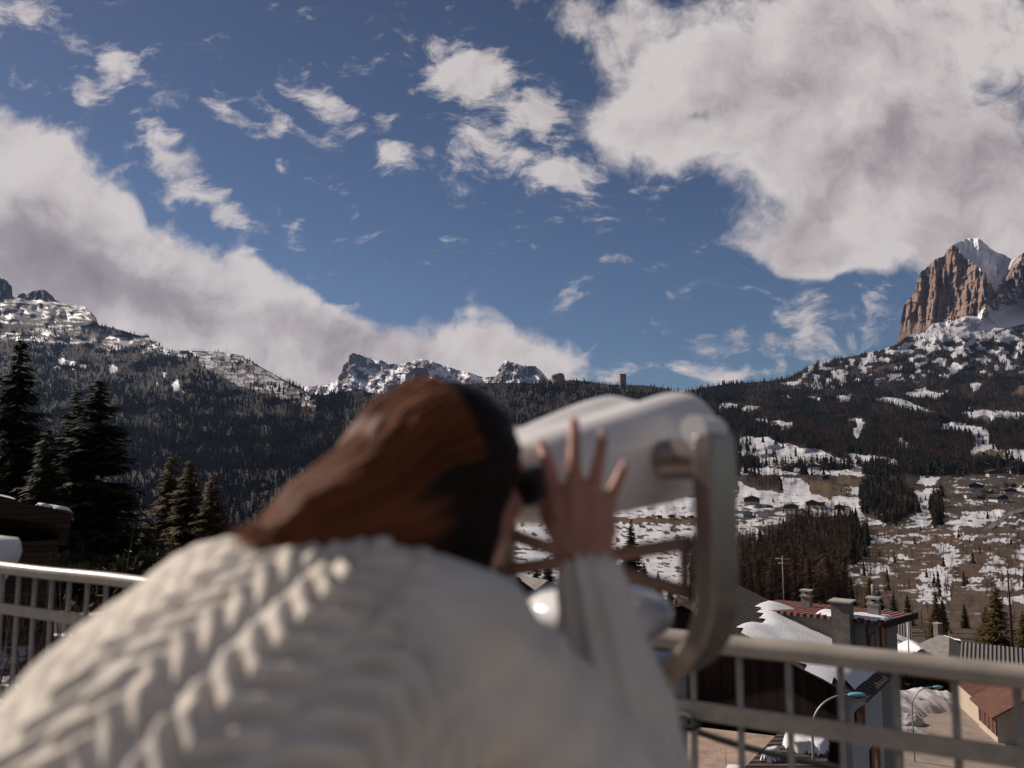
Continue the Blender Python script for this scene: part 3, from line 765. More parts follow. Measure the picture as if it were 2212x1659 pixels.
# loose ends of wire twisted round the bars
M_BLACK = simple_mat('black_rubber', (.012, .011, .012), .6, .2, 30)
for u, lab in ((90, 'dark loop of cable hanging on the middle rail at far left'), (689, 'dark loop of cable round the first bar right of the viewer')):
    p = rail_at(u) - RN * .03 + Z3 * .955
    o = MB().tube([p + RD * (.028 * math.cos(a)) + Z3 * (.016 * math.sin(a)) - RN * .010 * math.sin(a * 2) for a in [q * 2 * math.pi / 18 for q in range(19)]], .0055, 8, False).build('cable_loop', M_BLACK, None, True)
    tag(o, lab, 'cable')
def on_rail(u_, v_, off):
    p_ = rail_at(u_); p_ = p_ + RN * off; return Vector((p_.x, p_.y, CAMZ + float(qp(u_, v_)[1]) * p_.y))
c0, c1 = on_rail(663, 724, .09), on_rail(790, 760, .09)
dcl = (c1 - c0)
o = MB().tube([c0 + dcl * q + Vector((0, 0, -.008 * math.sin(q * 3))) for q in np.linspace(-.5, 3.2, 24)], .0085, 10).build('cable', M_BLACK, None, True)
tag(o, 'black cable strung along the railing below the middle rail', 'cable')
# white cap post at the left edge
M_WHITE = simple_mat('white_paint', (.66, .64, .62), .45, .08, 12)
cp = P(-24, 545, 3.75)
bol = empty('post_lamp', (cp.x, cp.y, 0)); tag(bol, 'white rounded capped post at the left end of the railing', 'post')
smooth_by_angle(MB().lathe([(.12, 0), (.12, .03), (.095, .06), (.092, .98)], 28).build('post', M_WHITE, bol))
smooth_by_angle(MB().lathe([(.11, .97), (.12, 1.03), (.172, 1.12), (.184, 1.165), (.178, 1.205), (.165, 1.228), (.06, 1.247), (.002, 1.249)], 32).build('cap', M_WHITE, bol), 60)

# ------------------------------------------------------------------ coin viewer
VA = Vector((.6, .8, 0)); VR = Vector((.8, -.6, 0)); VC = Vector((.124, 1.22, 0))
pit = R_(9); AX = VA * math.cos(pit) + Z3 * math.sin(pit); UPV = AX.cross(VR) * -1
if UPV.z < 0: UPV = -UPV
M_BODY = simple_mat('viewer_housing_paint', (.68, .64, .615), .30, .04, 9, spec=.55, bump=.0004)
M_STRAP = simple_mat('viewer_yoke_metal', (.25, .20, .17), .27, .10, 5, spec=.7, metal=.55)
M_BRACE = simple_mat('viewer_brace_metal', (.23, .145, .105), .4, .2, 14, spec=.5, metal=.4)
M_COLUMN = simple_mat('viewer_column_paint', (.42, .40, .40), .4, .1, 10, spec=.5)
M_DOME = simple_mat('viewer_dome_enamel', (.70, .69, .70), .22, .05, 8, spec=.6)
M_RUBBER = simple_mat('eyecup_rubber', (.012, .012, .013), .7, .2, 40)
tw = NT('lens_glass'); tw.color((.01, .012, .02)); tw.set(Roughness=.05); M_LENS = tw.m
view = empty('coin_viewer', VC, math.atan2(VA.y, VA.x))
tag(view, 'large white coin operated viewer on a grey column that the woman looks through', 'viewer')
def vchild(o): return child_at(view, o)
view.rotation_euler = (0, 0, 0)
BC = VC + Z3 * 1.578        # pivot height
def housing():
    prof = [(-.200, .048, .040, 0), (-.197, .062, .054, 0), (-.185, .072, .062, .02), (-.13, .086, .069, .10), (-.06, .101, .077, .20), (.02, .116, .086, .26), (.10, .127, .094, .28), (.16, .131, .097, .28), (.185, .128, .094, .27), (.198, .119, .086, .25), (.203, .104, .074, .2)]
    V = []; n = 56
    for a, w, h, dip in prof:
        for j in range(n):
            q = 2 * math.pi * j / n; c, s_ = math.cos(q), math.sin(q)
            e = .78
            x = w * math.copysign(abs(c) ** e, c); z = h * math.copysign(abs(s_) ** e, s_)
            g = math.exp(-(x / (w * .36)) ** 2)
            z *= 1 - (dip if s_ > 0 else dip * .7) * g
            V.append(BC + AX * a + VR * x + UPV * z)
    F = [(i * n + j, i * n + (j + 1) % n, (i + 1) * n + (j + 1) % n, (i + 1) * n + j) for i in range(len(prof) - 1) for j in range(n)]
    F += [tuple(range(n))[::-1], tuple((len(prof) - 1) * n + j for j in range(n))]
    m = MB(); m.add(V, F); o = m.build('housing', M_BODY, None, True)
    s2 = o.modifiers.new('sub', 'SUBSURF'); s2.levels = s2.render_levels = 2
    return o
vchild(housing())
for sgn in (-1, 1):
    b = BC - AX * .196 + VR * (.034 * sgn)
    vchild(smooth_by_angle(MB().tube([b, b - AX * .018, b - AX * .020, b - AX * .036], [.024, .024, .027, .024], 20).build('eyecup', M_RUBBER)))
    b = BC + AX * .198 + VR * (.056 * sgn)
    rim = vchild(smooth_by_angle(MB().tube([b, b + AX * .014], [.050, .048], 28).build('lens_rim', M_STRAP)))
    MB().tube([b + AX * .0145, b + AX * .017], [.042, .040], 28).build('lens', M_LENS).parent = rim
    rim.children[0].matrix_parent_inverse = rim.matrix_parent_inverse.copy() if False else Matrix.Identity(4)
# side window / label edge on the near flank, pivot bosses
for sgn in (-1, 1):
    p = BC + VR * (.118 * sgn); vchild(smooth_by_angle(MB().tube([p, p + VR * (.062 * sgn)], .028, 24).build('pivot_boss', M_STRAP)))
    vchild(smooth_by_angle(MB().tube([BC + VR * (.178 * sgn) + Z3 * .040 - VA * .038, BC + VR * (.178 * sgn) + Z3 * .040 + VA * .038], .019, 18).build('pivot_cap', M_BODY)))
    # yoke arm: flat bar that drops from the pivot and bends in under the dome
    x0 = .192 * sgn
    prof = [(x0, .034), (x0, .0), (x0, -.10), (x0, -.16), (x0 * .985, -.20), (x0 * .93, -.237), (x0 * .82, -.268), (x0 * .66, -.288), (x0 * .45, -.296), (x0 * .1, -.298)]
    w_, th = .045, .014
    V = []; F = []
    for k, (x, z) in enumerate(prof):
        xa, za = prof[max(k - 1, 0)]; xb, zb = prof[min(k + 1, len(prof) - 1)]
        tx, tz = xb - xa, zb - za; l = math.hypot(tx, tz); nx, nz = -tz / l, tx / l
        wk = w_ * (.86 if k < 1 else 1.0) * (1 + .5 * max(0, k - 4) / 4)
        for aa, bb in ((-1, -1), (1, -1), (1, 1), (-1, 1)):
            V.append(BC + VR * (x + nx * th * bb) + Z3 * (z + nz * th * bb) + VA * (wk * aa))
    for k in range(len(prof) - 1):
        for j in range(4): F.append((k * 4 + j, k * 4 + (j + 1) % 4, k * 4 + 4 + (j + 1) % 4, k * 4 + 4 + j))
    F += [(3, 2, 1, 0), tuple(len(V) - 4 + j for j in range(4))]
    m = MB(); m.add(V, F); vchild(smooth_by_angle(m.build('yoke_arm', M_STRAP, None, False, .004), 35))
# crossed brace between the arms
def arm(sg, z): return BC + VR * (.165 * sg) + Z3 * z - VA * .02
zn, zf = (-.112, -.182), (-.112, -.175)
m = MB()
m.tube([arm(-1, zf[1]), arm(0, -.146), arm(1, zn[0])], .0068, 10, sq=(1, 1.5)); m.tube([arm(-1, zf[0]), arm(0, -.150) , arm(1, zn[1])], .0068, 10, sq=(1, 1.5))
m.tube([arm(.93, zn[0] - .004), arm(.93, zn[1] + .004)], .0068, 10); m.tube([arm(-.93, zf[0]), arm(-.93, zf[1])], .0085, 10)
vchild(m.build('cross_brace', M_BRACE, None, True))
DZ = 1.392
vchild(smooth_by_angle(MB().lathe([(.102, DZ - .062), (.112, DZ - .050), (.115, DZ - .036), (.108, DZ - .020), (.085, DZ - .007), (.045, DZ), (.002, DZ + .001)], 40, VC).build('dome_cap', M_DOME), 60))
vchild(smooth_by_angle(MB().lathe([(.070, 1.10), (.078, 1.24), (.078, 1.335)], 36, VC).build('swivel_neck', M_STRAP), 30))
vchild(smooth_by_angle(MB().lathe([(.135, .02), (.128, .06), (.118, .40), (.112, 1.02), (.116, 1.14), (.112, 1.235), (.09, 1.25)], 40, VC).build('column', M_COLUMN), 30))
vchild(smooth_by_angle(MB().lathe([(.20, 0), (.20, .016), (.19, .02)], 40, VC).build('base_plate', M_COLUMN), 30))
# coin box on the side of the column
vchild(MB().box(VC - VA * .125 + Z3 * 1.0, (.06, .11, .17), Matrix((VA, VR, Z3)).transposed()).build('coin_box', M_COLUMN, None, False, .006))

# ------------------------------------------------------------------ the woman
FW, RT = VA, VR                       # she faces along the viewer, RT is her right
HC = Vector((-.075, .955, 1.553)); NB = Vector((-.180, .905, 1.440))
SP = [Vector((-.415, .560, 1.055)), Vector((-.365, .655, 1.185)), Vector((-.300, .755, 1.300)), Vector((-.226, .853, 1.392)), NB]   # pelvis to neck
TV = (SP[3] - SP[1]).normalized(); BV = RT.cross(TV).normalized()
if BV.z < 0: BV = -BV
SHR = Vector((-.048, .815, 1.392)); ELR = Vector((.128, .845, 1.215)); 
WR = P(588, 580, .945)
SHL = NB - RT * .165 - TV * .045 + FW * .03 - BV * .02; ELL = SHL + Vector((.02, .20, -.17)); WL = BC - VR * .155 - AX * .02 - Z3 * .09
HP = SP[0]
def hand(mb, wrist, tips, mcps, thumb, mid):
    pass
mb = MB()
HM = Matrix((RT, FW, Z3)).transposed()
mb.ball(HC, (.073, .094, .108), HM); mb.ball(HC + FW * .030 - Z3 * .045, (.058, .068, .066), HM)      # skull, face
mb.ball(HC + FW * .062 - Z3 * .092, (.030, .026, .020), HM)                                            # chin
mb.capsule(HC + FW * .088 - Z3 * .002, .009, HC + FW * .108 - Z3 * .032, .012); mb.ball(HC + FW * .082 - Z3 * .062, (.024, .014, .010), HM)
mb.capsule(HC + FW * .086 + Z3 * .016 - RT * .035, .011, HC + FW * .086 + Z3 * .016 + RT * .035, .011)   # brow
for sg in (-1, 1):
    mb.ball(HC + RT * (.074 * sg) - FW * .008 - Z3 * .012, (.009, .018, .030), HM); mb.ball(HC + FW * .055 + RT * (.038 * sg) - Z3 * .032, (.024, .028, .022), HM)
mb.capsule(HC - Z3 * .06 - FW * .012, .052, NB, .056)
for i in range(4): mb.capsule(SP[i] + RT * .055, .095, SP[i + 1] + RT * .055, .09 if i < 3 else .05); mb.capsule(SP[i] - RT * .055, .095, SP[i + 1] - RT * .055, .09 if i < 3 else .05)
for sg, sh, el, wr in ((1, SHR, ELR, WR), (-1, SHL, ELL, WL)):
    mb.capsule(NB - TV * .05 + RT * .04 * sg, .055, sh, .05); mb.capsule(sh, .047, el, .036); mb.capsule(el, .037, wr, .024)
for sg in (-1, 1):
    hip = HP + RT * (.085 * sg) - Z3 * .05; kn = hip + Vector((.03, .10, -.455)) ; an = Vector((hip.x - .05, hip.y - .02, .085))
    mb.capsule(hip, .085, kn, .058); mb.capsule(kn, .056, an, .036); mb.capsule(an - Z3 * .03, .034, an + FW * .14 - Z3 * .055, .028)
# right hand: back of the hand towards us, fingers spread up the flank of the housing
def finger(pts, r0, r1):
    for i in range(len(pts) - 1):
        k = len(pts) - 1
        mb.capsule(pts[i], r0 + (r1 - r0) * i / k, pts[i + 1], r0 + (r1 - r0) * (i + 1) / k, 12)
def chain(uv, ys): return [P(u, v, y) for (u, v), y in zip(uv, ys)]
K = [P(556, 497, .955), P(574, 490, .948), P(592, 495, .948), P(607, 505, .953)]
finger(chain([(556,497),(550,474),(545,456),(541.5,444)], [.955, .958, .972, .985]), .0094, .0068)
finger(chain([(574,490),(574,462),(574,441),(574,422)], [.948, .946, .956, .968]), .0097, .0070)
finger(chain([(592,495),(597,470),(601,451),(603,434)], [.948, .944, .950, .958]), .0095, .0068)
finger(chain([(607,505),(615,487),(621,473),(625,464)], [.953, .950, .954, .960]), .0086, .0062)
wc = WR
for k, (p, r) in enumerate(zip(K, (.0125, .013, .0125, .0115))):
    base = wc + (P(570 + 11.5 * k, 562, .945) - P(588, 562, .945)) * .8
    mb.capsule(base, .014, p, r, 14)
mb.capsule(K[0], .011, K[1], .011, 12); mb.capsule(K[1], .011, K[2], .011, 12); mb.capsule(K[2], .011, K[3], .010, 12)
mb.capsule(P(570, 535, .95), .017, P(605, 530, .95), .015, 12)
finger(chain([(572,552),(556,533),(548,518),(545,505)], [.945, .950, .965, .985]), .0135, .0085)
# left hand on the far flank of the housing
lw = WL
for k in range(4):
    d0 = lw + AX * (.02 * k - .02) + Z3 * .075; finger([lw + AX * (.008 * k - .01), d0, d0 + Z3 * .030 + VR * .012, d0 + Z3 * .045 + VR * .030], .0115, .0065)
finger([lw, lw - AX * .035 + Z3 * .03, lw - AX * .04 + Z3 * .06 + VR * .015], .013, .008)
body_me = remeshed(mb, .0036, 3, 'person')
def skin():
    t = NT('skin'); n = t.noise(t.coord('Object'), 40, 5, .6)
    t.color(t.ramp(n, [(.3, (.31, .135, .092)), (.7, (.40, .185, .130))])); t.set(Roughness=.48); t.b.inputs['Specular IOR Level'].default_value = .4
    t.b.inputs['Subsurface Weight'].default_value = .12; t.b.inputs['Subsurface Radius'].default_value = (.012, .004, .002); t.b.inputs['Subsurface Scale'].default_value = .5
    return t.m
M_SKIN = skin()
woman = link('person', body_me, M_SKIN, None, True)
tag(woman, 'woman in a cream cable knit sweater leaning into the viewer, hand raised', 'person')
# sweater
sw = MB()
def ring_tube(cen, ax, n=40):
    V = []; k = len(cen)
    for i, (c, (w, d, dd)) in enumerate(zip(cen, ax)):
        t = (cen[min(i + 1, k - 1)] - cen[max(i - 1, 0)]).normalized(); x = (RT - t * RT.dot(t)).normalized(); y = x.cross(t)
        if y.dot(BV) < 0: y = -y
        for j in range(n):
            q = 2 * math.pi * j / n; cy = math.sin(q)
            V.append(c + x * (w * math.copysign(abs(math.cos(q)) ** .85, math.cos(q))) + y * ((d if cy > 0 else dd) * math.copysign(abs(cy) ** .9, cy)))
    F = [(i * n + j, i * n + (j + 1) % n, (i + 1) * n + (j + 1) % n, (i + 1) * n + j) for i in range(k - 1) for j in range(n)]
    F += [tuple(range(n))[::-1], tuple((k - 1) * n + j for j in range(n))]
    sw.add(V, F)
S0 = SP[0] - Vector((.03, .04, .10))
ring_tube([S0, SP[0], SP[1], SP[2], SP[3], SP[3].lerp(NB, .6), NB + TV * .02], [(.178, .135, .125), (.178, .140, .125), (.178, .142, .125), (.190, .142, .125), (.185, .122, .115), (.130, .095, .085), (.076, .066, .062)])
sw.capsule(NB - TV * .055 + RT * .05 + BV * .01, .088, SHR - FW * .005, .078); sw.capsule(NB - TV * .055 - RT * .05 + BV * .01, .088, SHL, .075)
sw.capsule(SHR, .074, ELR, .064, 20); sw.capsule(SHL, .070, ELL, .058, 20)
CUF = WR + (ELR - WR).normalized() * .004
mid_ = ELR.lerp(CUF, .55)
sw.capsule(ELR, .066, mid_, .052, 20); sw.capsule(mid_, .052, CUF, .036, 20); sw.tube([CUF + (ELR - WR).normalized() * .02, CUF + (WR - ELR).normalized() * .012], [.037, .0345], 24)
sw.capsule(ELL, .058, WL - (WL - ELL).normalized() * .05, .038, 20)
sw.capsule(ELR + Vector((-.01, -.02, -.02)), .070, SHR.lerp(ELR, .55), .07, 20)
# soft folds at the armpit
sw.capsule(SP[2] + RT * .12, .095, SHR - Z3 * .03, .075)
sw_me = remeshed(sw, .0046, 8, 'sweater')
co, no = get_co(sw_me), get_no(sw_me)
def seg_d(p, a, b):
    a, b = np.array(a), np.array(b); ab = b - a; t = np.clip(((p - a) @ ab) / (ab @ ab), 0, 1); q = a + t[:, None] * ab; return np.linalg.norm(p - q, axis=1), t, q
d_fa, t_fa, q_fa = seg_d(co, ELR, CUF); d_ua, t_ua, q_ua = seg_d(co, SHR, ELR)
spn = np.array([list(p) for p in SP]); best = np.full(len(co), 1e9); sv = np.zeros(len(co)); qv = np.zeros((len(co), 3)); acc = 0
for i in range(4):
    d, t, q = seg_d(co, spn[i], spn[i + 1]); L = np.linalg.norm(spn[i + 1] - spn[i]); s_ = acc + t * L
    m_ = d < best; best = np.where(m_, d, best); sv = np.where(m_, s_, sv); qv = np.where(m_[:, None], q, qv); acc += L
# outward lengthwise coordinate beyond the ends
sv = sv + np.where(sv <= 1e-6, (co - spn[0]) @ np.array(TV), 0)
rel_ = co - qv; lat = np.arctan2(rel_ @ np.array(RT), rel_ @ np.array(BV)) * .150
def cables(s, l):
    """rope cables and herringbone columns, running along the body"""
    w = .072; c = np.floor(l / w + .5); x = l - c * w; ax = np.abs(x) / (w / 2)
    kind = (np.abs(c) % 2).astype(int)
    chev = np.sin(2 * math.pi * (s + np.abs(x) * .95) / .031)
    rope = np.sin(2 * math.pi * (s - np.abs(x) * 1.1) / .031)
    h = np.where(kind == 1, chev * (1 - ax ** 6), rope * (1 - ax ** 4) * 1.1)
    groove = -np.exp(-((1 - ax) / .16) ** 2) * 1.0 + np.exp(-(ax / .16) ** 2) * .5
    return h + groove
h_t = cables(sv, lat) * .0036 * (.78 + 1.3 * sstep(.0, .18, lat)) * sstep(.05, .17, np.linalg.norm(co - np.array(NB + TV * .02), axis=1))
tf = np.array((CUF - ELR).normalized()); x_a = np.cross(tf, (0, 0, 1)); x_a /= np.linalg.norm(x_a); y_a = np.cross(tf, x_a)
def arm_h(q, t, L):
    r_ = co - q; th = np.arctan2(r_ @ y_a, r_ @ x_a); return np.cos(th * 11) * .0048 + np.sin(th * 3 + 9 * t) * .0012 + np.sin(2 * math.pi * t * 3.3 + th * 2) * .002 * (1 - t)
h_f = arm_h(q_fa, t_fa, .25)
wA = sstep(.105, .075, d_fa) * (t_fa > .02); wU = sstep(.11, .08, d_ua) * (best > .12)
th_u = lat
h_u = (np.cos(2 * math.pi * (t_ua * .25) / .055 + np.sin(th_u * 40)) * .0035)
h_ = h_t * (1 - np.maximum(wA, wU)) + h_u * wU * (1 - wA) + h_f * wA
h_ += (fbm(co[:, 0] * 9, co[:, 1] * 9 + co[:, 2] * 9, 3, 5) - .5) * .012
h_ += (fbm(co[:, 0] * 45 + co[:, 2] * 20, co[:, 1] * 45 + co[:, 2] * 40, 2, 8) - .5) * .0022
co2 = co + no * h_[:, None]; sw_me.vertices.foreach_set('co', co2.astype(np.float32).ravel()); sw_me.update()
def knit():
    t = NT('cream_wool'); co_ = t.coord('Object'); n = t.noise(co_, 14, 5, .6)
    t.color(t.ramp(n, [(.3, (.60, .525, .445)), (.7, (.73, .655, .575))])); t.set(Roughness=.95); t.b.inputs['Specular IOR Level'].default_value = .15
    t.b.inputs['Sheen Weight'].default_value = .25
    t.bump(t.noise(co_, 420, 3, .6), .0012); return t.m
link('sweater', sw_me, knit(), woman, True)
# trousers and shoes (below the picture, seen from a step aside)
tr = MB(); M_JEAN = simple_mat('dark_denim', (.035, .040, .06), .9, .3, 30)
for sg in (-1, 1):
    hip = HP + RT * (.085 * sg) - Z3 * .05; kn = hip + Vector((.03, .10, -.455)); an = Vector((hip.x - .05, hip.y - .02, .085))
    tr.capsule(hip, .098, kn, .070); tr.capsule(kn, .069, an + Z3 * .03, .052)
tr.capsule(HP + RT * .06 + Z3 * .04, .115, HP - RT * .06 + Z3 * .04, .115)
link('trousers', remeshed(tr, .008, 5, 'trousers'), M_JEAN, woman, True)
for sg in (-1, 1):
    hip = HP + RT * (.085 * sg) - Z3 * .05; an = Vector((hip.x - .05, hip.y - .02, .085))
    sh = MB(); sh.capsule(an - Z3 * .025, .05, an + FW * .16 - Z3 * .040, .042); sh.capsule(an - Z3 * .045 - FW * .03, .040, an + FW * .17 - Z3 * .045, .038)
    me = remeshed(sh, .006, 4, 'shoe'); c_ = get_co(me); c_[:, 2] = np.maximum(c_[:, 2], .004); me.vertices.foreach_set('co', c_.astype(np.float32).ravel())
    link('shoe', me, simple_mat('white_leather', (.6, .58, .55), .5, .1, 20), woman, True)
# hair
M_HAIR = NT('brown_hair'); _c = M_HAIR.attr('flow', 'Fac'); _lit = M_HAIR.attr('length', 'Fac')  # 'length' carries the painted sun-to-shade split of the hair
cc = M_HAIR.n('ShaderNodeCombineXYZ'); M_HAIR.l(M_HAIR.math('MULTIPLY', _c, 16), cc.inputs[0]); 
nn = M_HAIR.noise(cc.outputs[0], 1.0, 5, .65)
M_HAIR.color(M_HAIR.mix(_lit, M_HAIR.ramp(nn, [(.30, (.006, .004, .0035)), (.7, (.016, .009, .007))]), M_HAIR.ramp(nn, [(.28, (.055, .017, .008)), (.52, (.16, .050, .020)), (.75, (.28, .095, .042))]))); M_HAIR.set(Roughness=.62)  # near-black shade and red-brown sunlight are painted into the hair colour
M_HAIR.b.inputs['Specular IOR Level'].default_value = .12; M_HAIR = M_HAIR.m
hp = [HC + Vector((-.010, -.012, .022)), HC + Vector((-.046, -.038, .010)), Vector((-.152, .880, 1.533)), Vector((-.208, .842, 1.505)), Vector((-.240, .820, 1.484))]
hr = [.098, .082, .064, .048, .032]
hb = MB(); hb.ball(HC - FW * .012 + Z3 * .010, (.078, .096, .108), HM)
for i in range(4): hb.capsule(hp[i], hr[i], hp[i + 1], hr[i + 1], 20)
hb.capsule(HC - FW * .055 - Z3 * .03, .072, NB + BV * .02 + Z3 * .01, .055, 20)      # down the nape
hb.capsule(HC + RT * .045 - FW * .010 - Z3 * .01, .045, HC + RT * .048 - FW * .02 - Z3 * .10, .026, 18)      # beside the cheek
hb.capsule(NB + BV * .05, .055, Vector((-.225, .83, 1.485)), .040, 16); hb.capsule(HC - FW * .06 - Z3 * .02, .07, Vector((-.20, .855, 1.50)), .05, 16)
hair_me = remeshed(hb, .005, 30, 'hair')
co = get_co(hair_me); no = get_no(hair_me)
# cut the hair away from the face
fr = (co - np.array(HC)) @ np.array(FW); ri = (co - np.array(HC)) @ np.array(RT); upz = co[:, 2] - HC.z
hpn = np.array([list(p) for p in [HC + Vector((.09, .10, .03))] + hp]); bd = np.full(len(co), 1e9); flow = np.zeros(len(co))
for i in range(len(hpn) - 1):
    d, t, q = seg_d(co, hpn[i], hpn[i + 1]); tt = hpn[i + 1] - hpn[i]; tt = tt / np.linalg.norm(tt); xx = np.cross(tt, (0, 0, 1)); xx /= np.linalg.norm(xx); yy = np.cross(xx, tt)
    an = np.arctan2((co - q) @ xx, (co - q) @ yy); m_ = d < bd; bd = np.where(m_, d, bd); flow = np.where(m_, an, flow)
flow = flow + (fbm(co[:, 0] * 14, co[:, 1] * 14 + co[:, 2] * 9, 3, 2) - .5) * .35
st_ = (vnoise(flow * 6, flow * 0, 3) - .5) * .004 + (vnoise(flow * 26, fr * 6, 4) - .5) * .0015
co = co + no * st_[:, None]
face = (fr > .045) & (upz < .055)
co = co - np.array(FW) * (np.where(face, (fr - .045) * 1.0, 0))[:, None] - no * np.where(face, .02, 0)[:, None]
hair_me.vertices.foreach_set('co', co.astype(np.float32).ravel())
a_ = hair_me.attributes.new('flow', 'FLOAT', 'POINT'); a_.data.foreach_set('value', (flow * 1.0).astype(np.float32))
lit_dir = np.array(hp[2] - HC); lit_dir[2] -= .02; lit_dir /= np.linalg.norm(lit_dir); al = (co - np.array(HC)) @ lit_dir + (fbm(flow * 9, flow * 0, 3, 6) - .5) * .05
a_ = hair_me.attributes.new('length', 'FLOAT', 'POINT'); a_.data.foreach_set('value', sstep(.055, .110, al).astype(np.float32))  # painted sunlit side fades into the painted shade side
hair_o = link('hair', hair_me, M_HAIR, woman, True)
sm = MB(); g = random.Random(5)
for k in range(380):
    ph = g.uniform(-1.5, 1.9); off = Vector((0, 0, 0)); pts = []
    for i, (c, r) in enumerate(zip(hp, hr)):
        t = (hp[min(i + 1, 4)] - hp[max(i - 1, 0)]).normalized(); x = t.cross(Z3).normalized(); y = x.cross(t)
        pts.append(c + (x * math.sin(ph) + y * math.cos(ph)) * r * g.uniform(.97, 1.06))
    pts.append(pts[-1] + Vector((g.uniform(-.025, .01), g.uniform(-.03, .02), g.uniform(-.03, .0))))
    sm.tube(pts, [.0012, .0012, .0011, .001, .0008, .0003], 4, False)
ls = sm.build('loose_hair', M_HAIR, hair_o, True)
for nm_, val in (('flow', None), ('length', 1.0)):  # loose strands all take the painted sunlit tone
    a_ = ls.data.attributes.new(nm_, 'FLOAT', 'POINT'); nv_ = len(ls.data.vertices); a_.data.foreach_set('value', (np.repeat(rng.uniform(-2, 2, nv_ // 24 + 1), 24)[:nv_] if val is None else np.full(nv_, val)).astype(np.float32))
# fingernails
nl = simple_mat('nail', (.62, .36, .30), .18, .05, 10, spec=.6)
for (u, v), y in (((541.2, 443.5), .980), ((574, 421), .962), ((603.2, 433), .9515), ((625.3, 463.5), .954)):
    c = P(u, v + 2, y - .001); MB().ball(c, (.0048, .0026, .0065), None, 12, 8).build('fingernail', nl, woman, True)
# ------------------------------------------------------------------ buildings
def plank_mat(name, c, c2, gap=.16, vertical=True):
    t = NT(name); co = t.coord('Object'); sp_ = t.n('ShaderNodeSeparateXYZ'); t.l(co, sp_.inputs[0])
    k = t.math('ADD', sp_.outputs[0], sp_.outputs[1]) if vertical else sp_.outputs[2]
    q = t.math('DIVIDE', k, gap); fl = t.math('FLOOR', q); fr_ = t.math('FRACT', q)
    wn_ = t.n('ShaderNodeTexWhiteNoise', noise_dimensions='1D'); t.l(fl, wn_.inputs['W'])
    n = t.noise(t.coord('Object', (6, 6, .6) if vertical else (.6, .6, 6)), 2.0, 6, .6)
    col = t.ramp(t.math('ADD', t.math('MULTIPLY', wn_.outputs['Value'], .6), t.math('MULTIPLY', n, .5)), [(.2, c), (.85, c2)])
    line = t.math('MULTIPLY', t.step(fr_, 0, .08), t.step(fr_, 1.0, .92))
    t.color(t.mix(line, (.006, .005, .004), col)); t.set(Roughness=.85); t.b.inputs['Specular IOR Level'].default_value = .2
    t.bump(line, .01); return t.m
def corrug_mat(name, c, pitch, axis=1, dirt=.4, cut=.75):
    t = NT(name); co = t.coord('Object'); sp_ = t.n('ShaderNodeSeparateXYZ'); t.l(co, sp_.inputs[0])
    w = t.math('SINE', t.math('MULTIPLY', sp_.outputs[axis], 2 * math.pi / pitch)); n = t.noise(co, 1.6, 7, .65)
    lo = tuple(x * (1 - dirt) for x in c); col = t.ramp(n, [(.3, lo), (.7, c)])
    t.color(t.mix(t.step(w, -.9, .5, cut, 0), col, (.012, .010, .009))); t.set(Roughness=.7); t.b.inputs['Specular IOR Level'].default_value = .3
    t.bump(w, pitch * .2); return t.m
def plaster(name, c):
    t = NT(name); co = t.coord('Object'); n = t.noise(co, .9, 8, .65); d = t.noise(t.coord('Object', (1, 1, .15)), 1.5, 5, .6)
    col = t.ramp(n, [(.3, tuple(x * .86 for x in c)), (.7, c)])
    t.color(t.mix(t.step(d, .55, .8, 0, .35), col, tuple(x * .55 for x in c))); t.set(Roughness=.9); t.b.inputs['Specular IOR Level'].default_value = .2
    return t.m
def snow_mat():
    t = NT('snow'); co = t.coord('Object'); n = t.noise(co, .7, 6, .6); f = t.noise(co, 9, 5, .7)
    t.color(t.ramp(n, [(.25, (.66, .65, .69)), (.7, (.82, .81, .83))])); t.set(Roughness=.55); t.b.inputs['Specular IOR Level'].default_value = .3
    t.bump(t.math('ADD', t.math('MULTIPLY', n, .4), f), .10); return t.m
M_SNOW = snow_mat()
M_SHADE_SNOW = simple_mat('shade_grey_snow', (.36, .33, .33), .8, .3, .8, bump=.05)  # darker snow: the shade on the bank is put into the colour
M_DWOOD = plank_mat('dark_timber', (.012, .008, .007), (.040, .020, .013), .16)
M_BWOOD = plank_mat('brown_timber', (.035, .019, .013), (.075, .042, .028), .18, False)
M_WPLA = plaster('white_plaster', (.50, .475, .46)); M_GPLA = plaster('grey_plaster', (.25, .225, .21)); M_CPLA = plaster('cream_plaster', (.46, .37, .29))
M_ETERN = corrug_mat('dark_corrugated_sheet', (.12, .092, .082), .60); M_REDR = corrug_mat('red_corrugated_sheet', (.26, .10, .075), .42, 0)
M_TILE = corrug_mat('orange_roof_tiles', (.25, .105, .068), .30, 1, .5); M_GREYR = corrug_mat('grey_sheet_roof', (.15, .132, .128), .42, 1, .3, .3)
M_GREY2 = simple_mat('grey_slate_roof', (.17, .15, .135), .75, .3, 1.5)
M_SHUT = simple_mat('red_shutter_paint', (.32, .055, .03), .6, .25, 4); M_BSHUT = simple_mat('brown_shutter_paint', (.15, .06, .03), .6, .25, 4)
M_GLASS = NT('window_glass'); M_GLASS.color((.018, .02, .026)); M_GLASS.set(Roughness=.12); M_GLASS = M_GLASS.m
M_STONE = simple_mat('grey_masonry', (.14, .118, .102), .9, .35, 2.2, bump=.02)
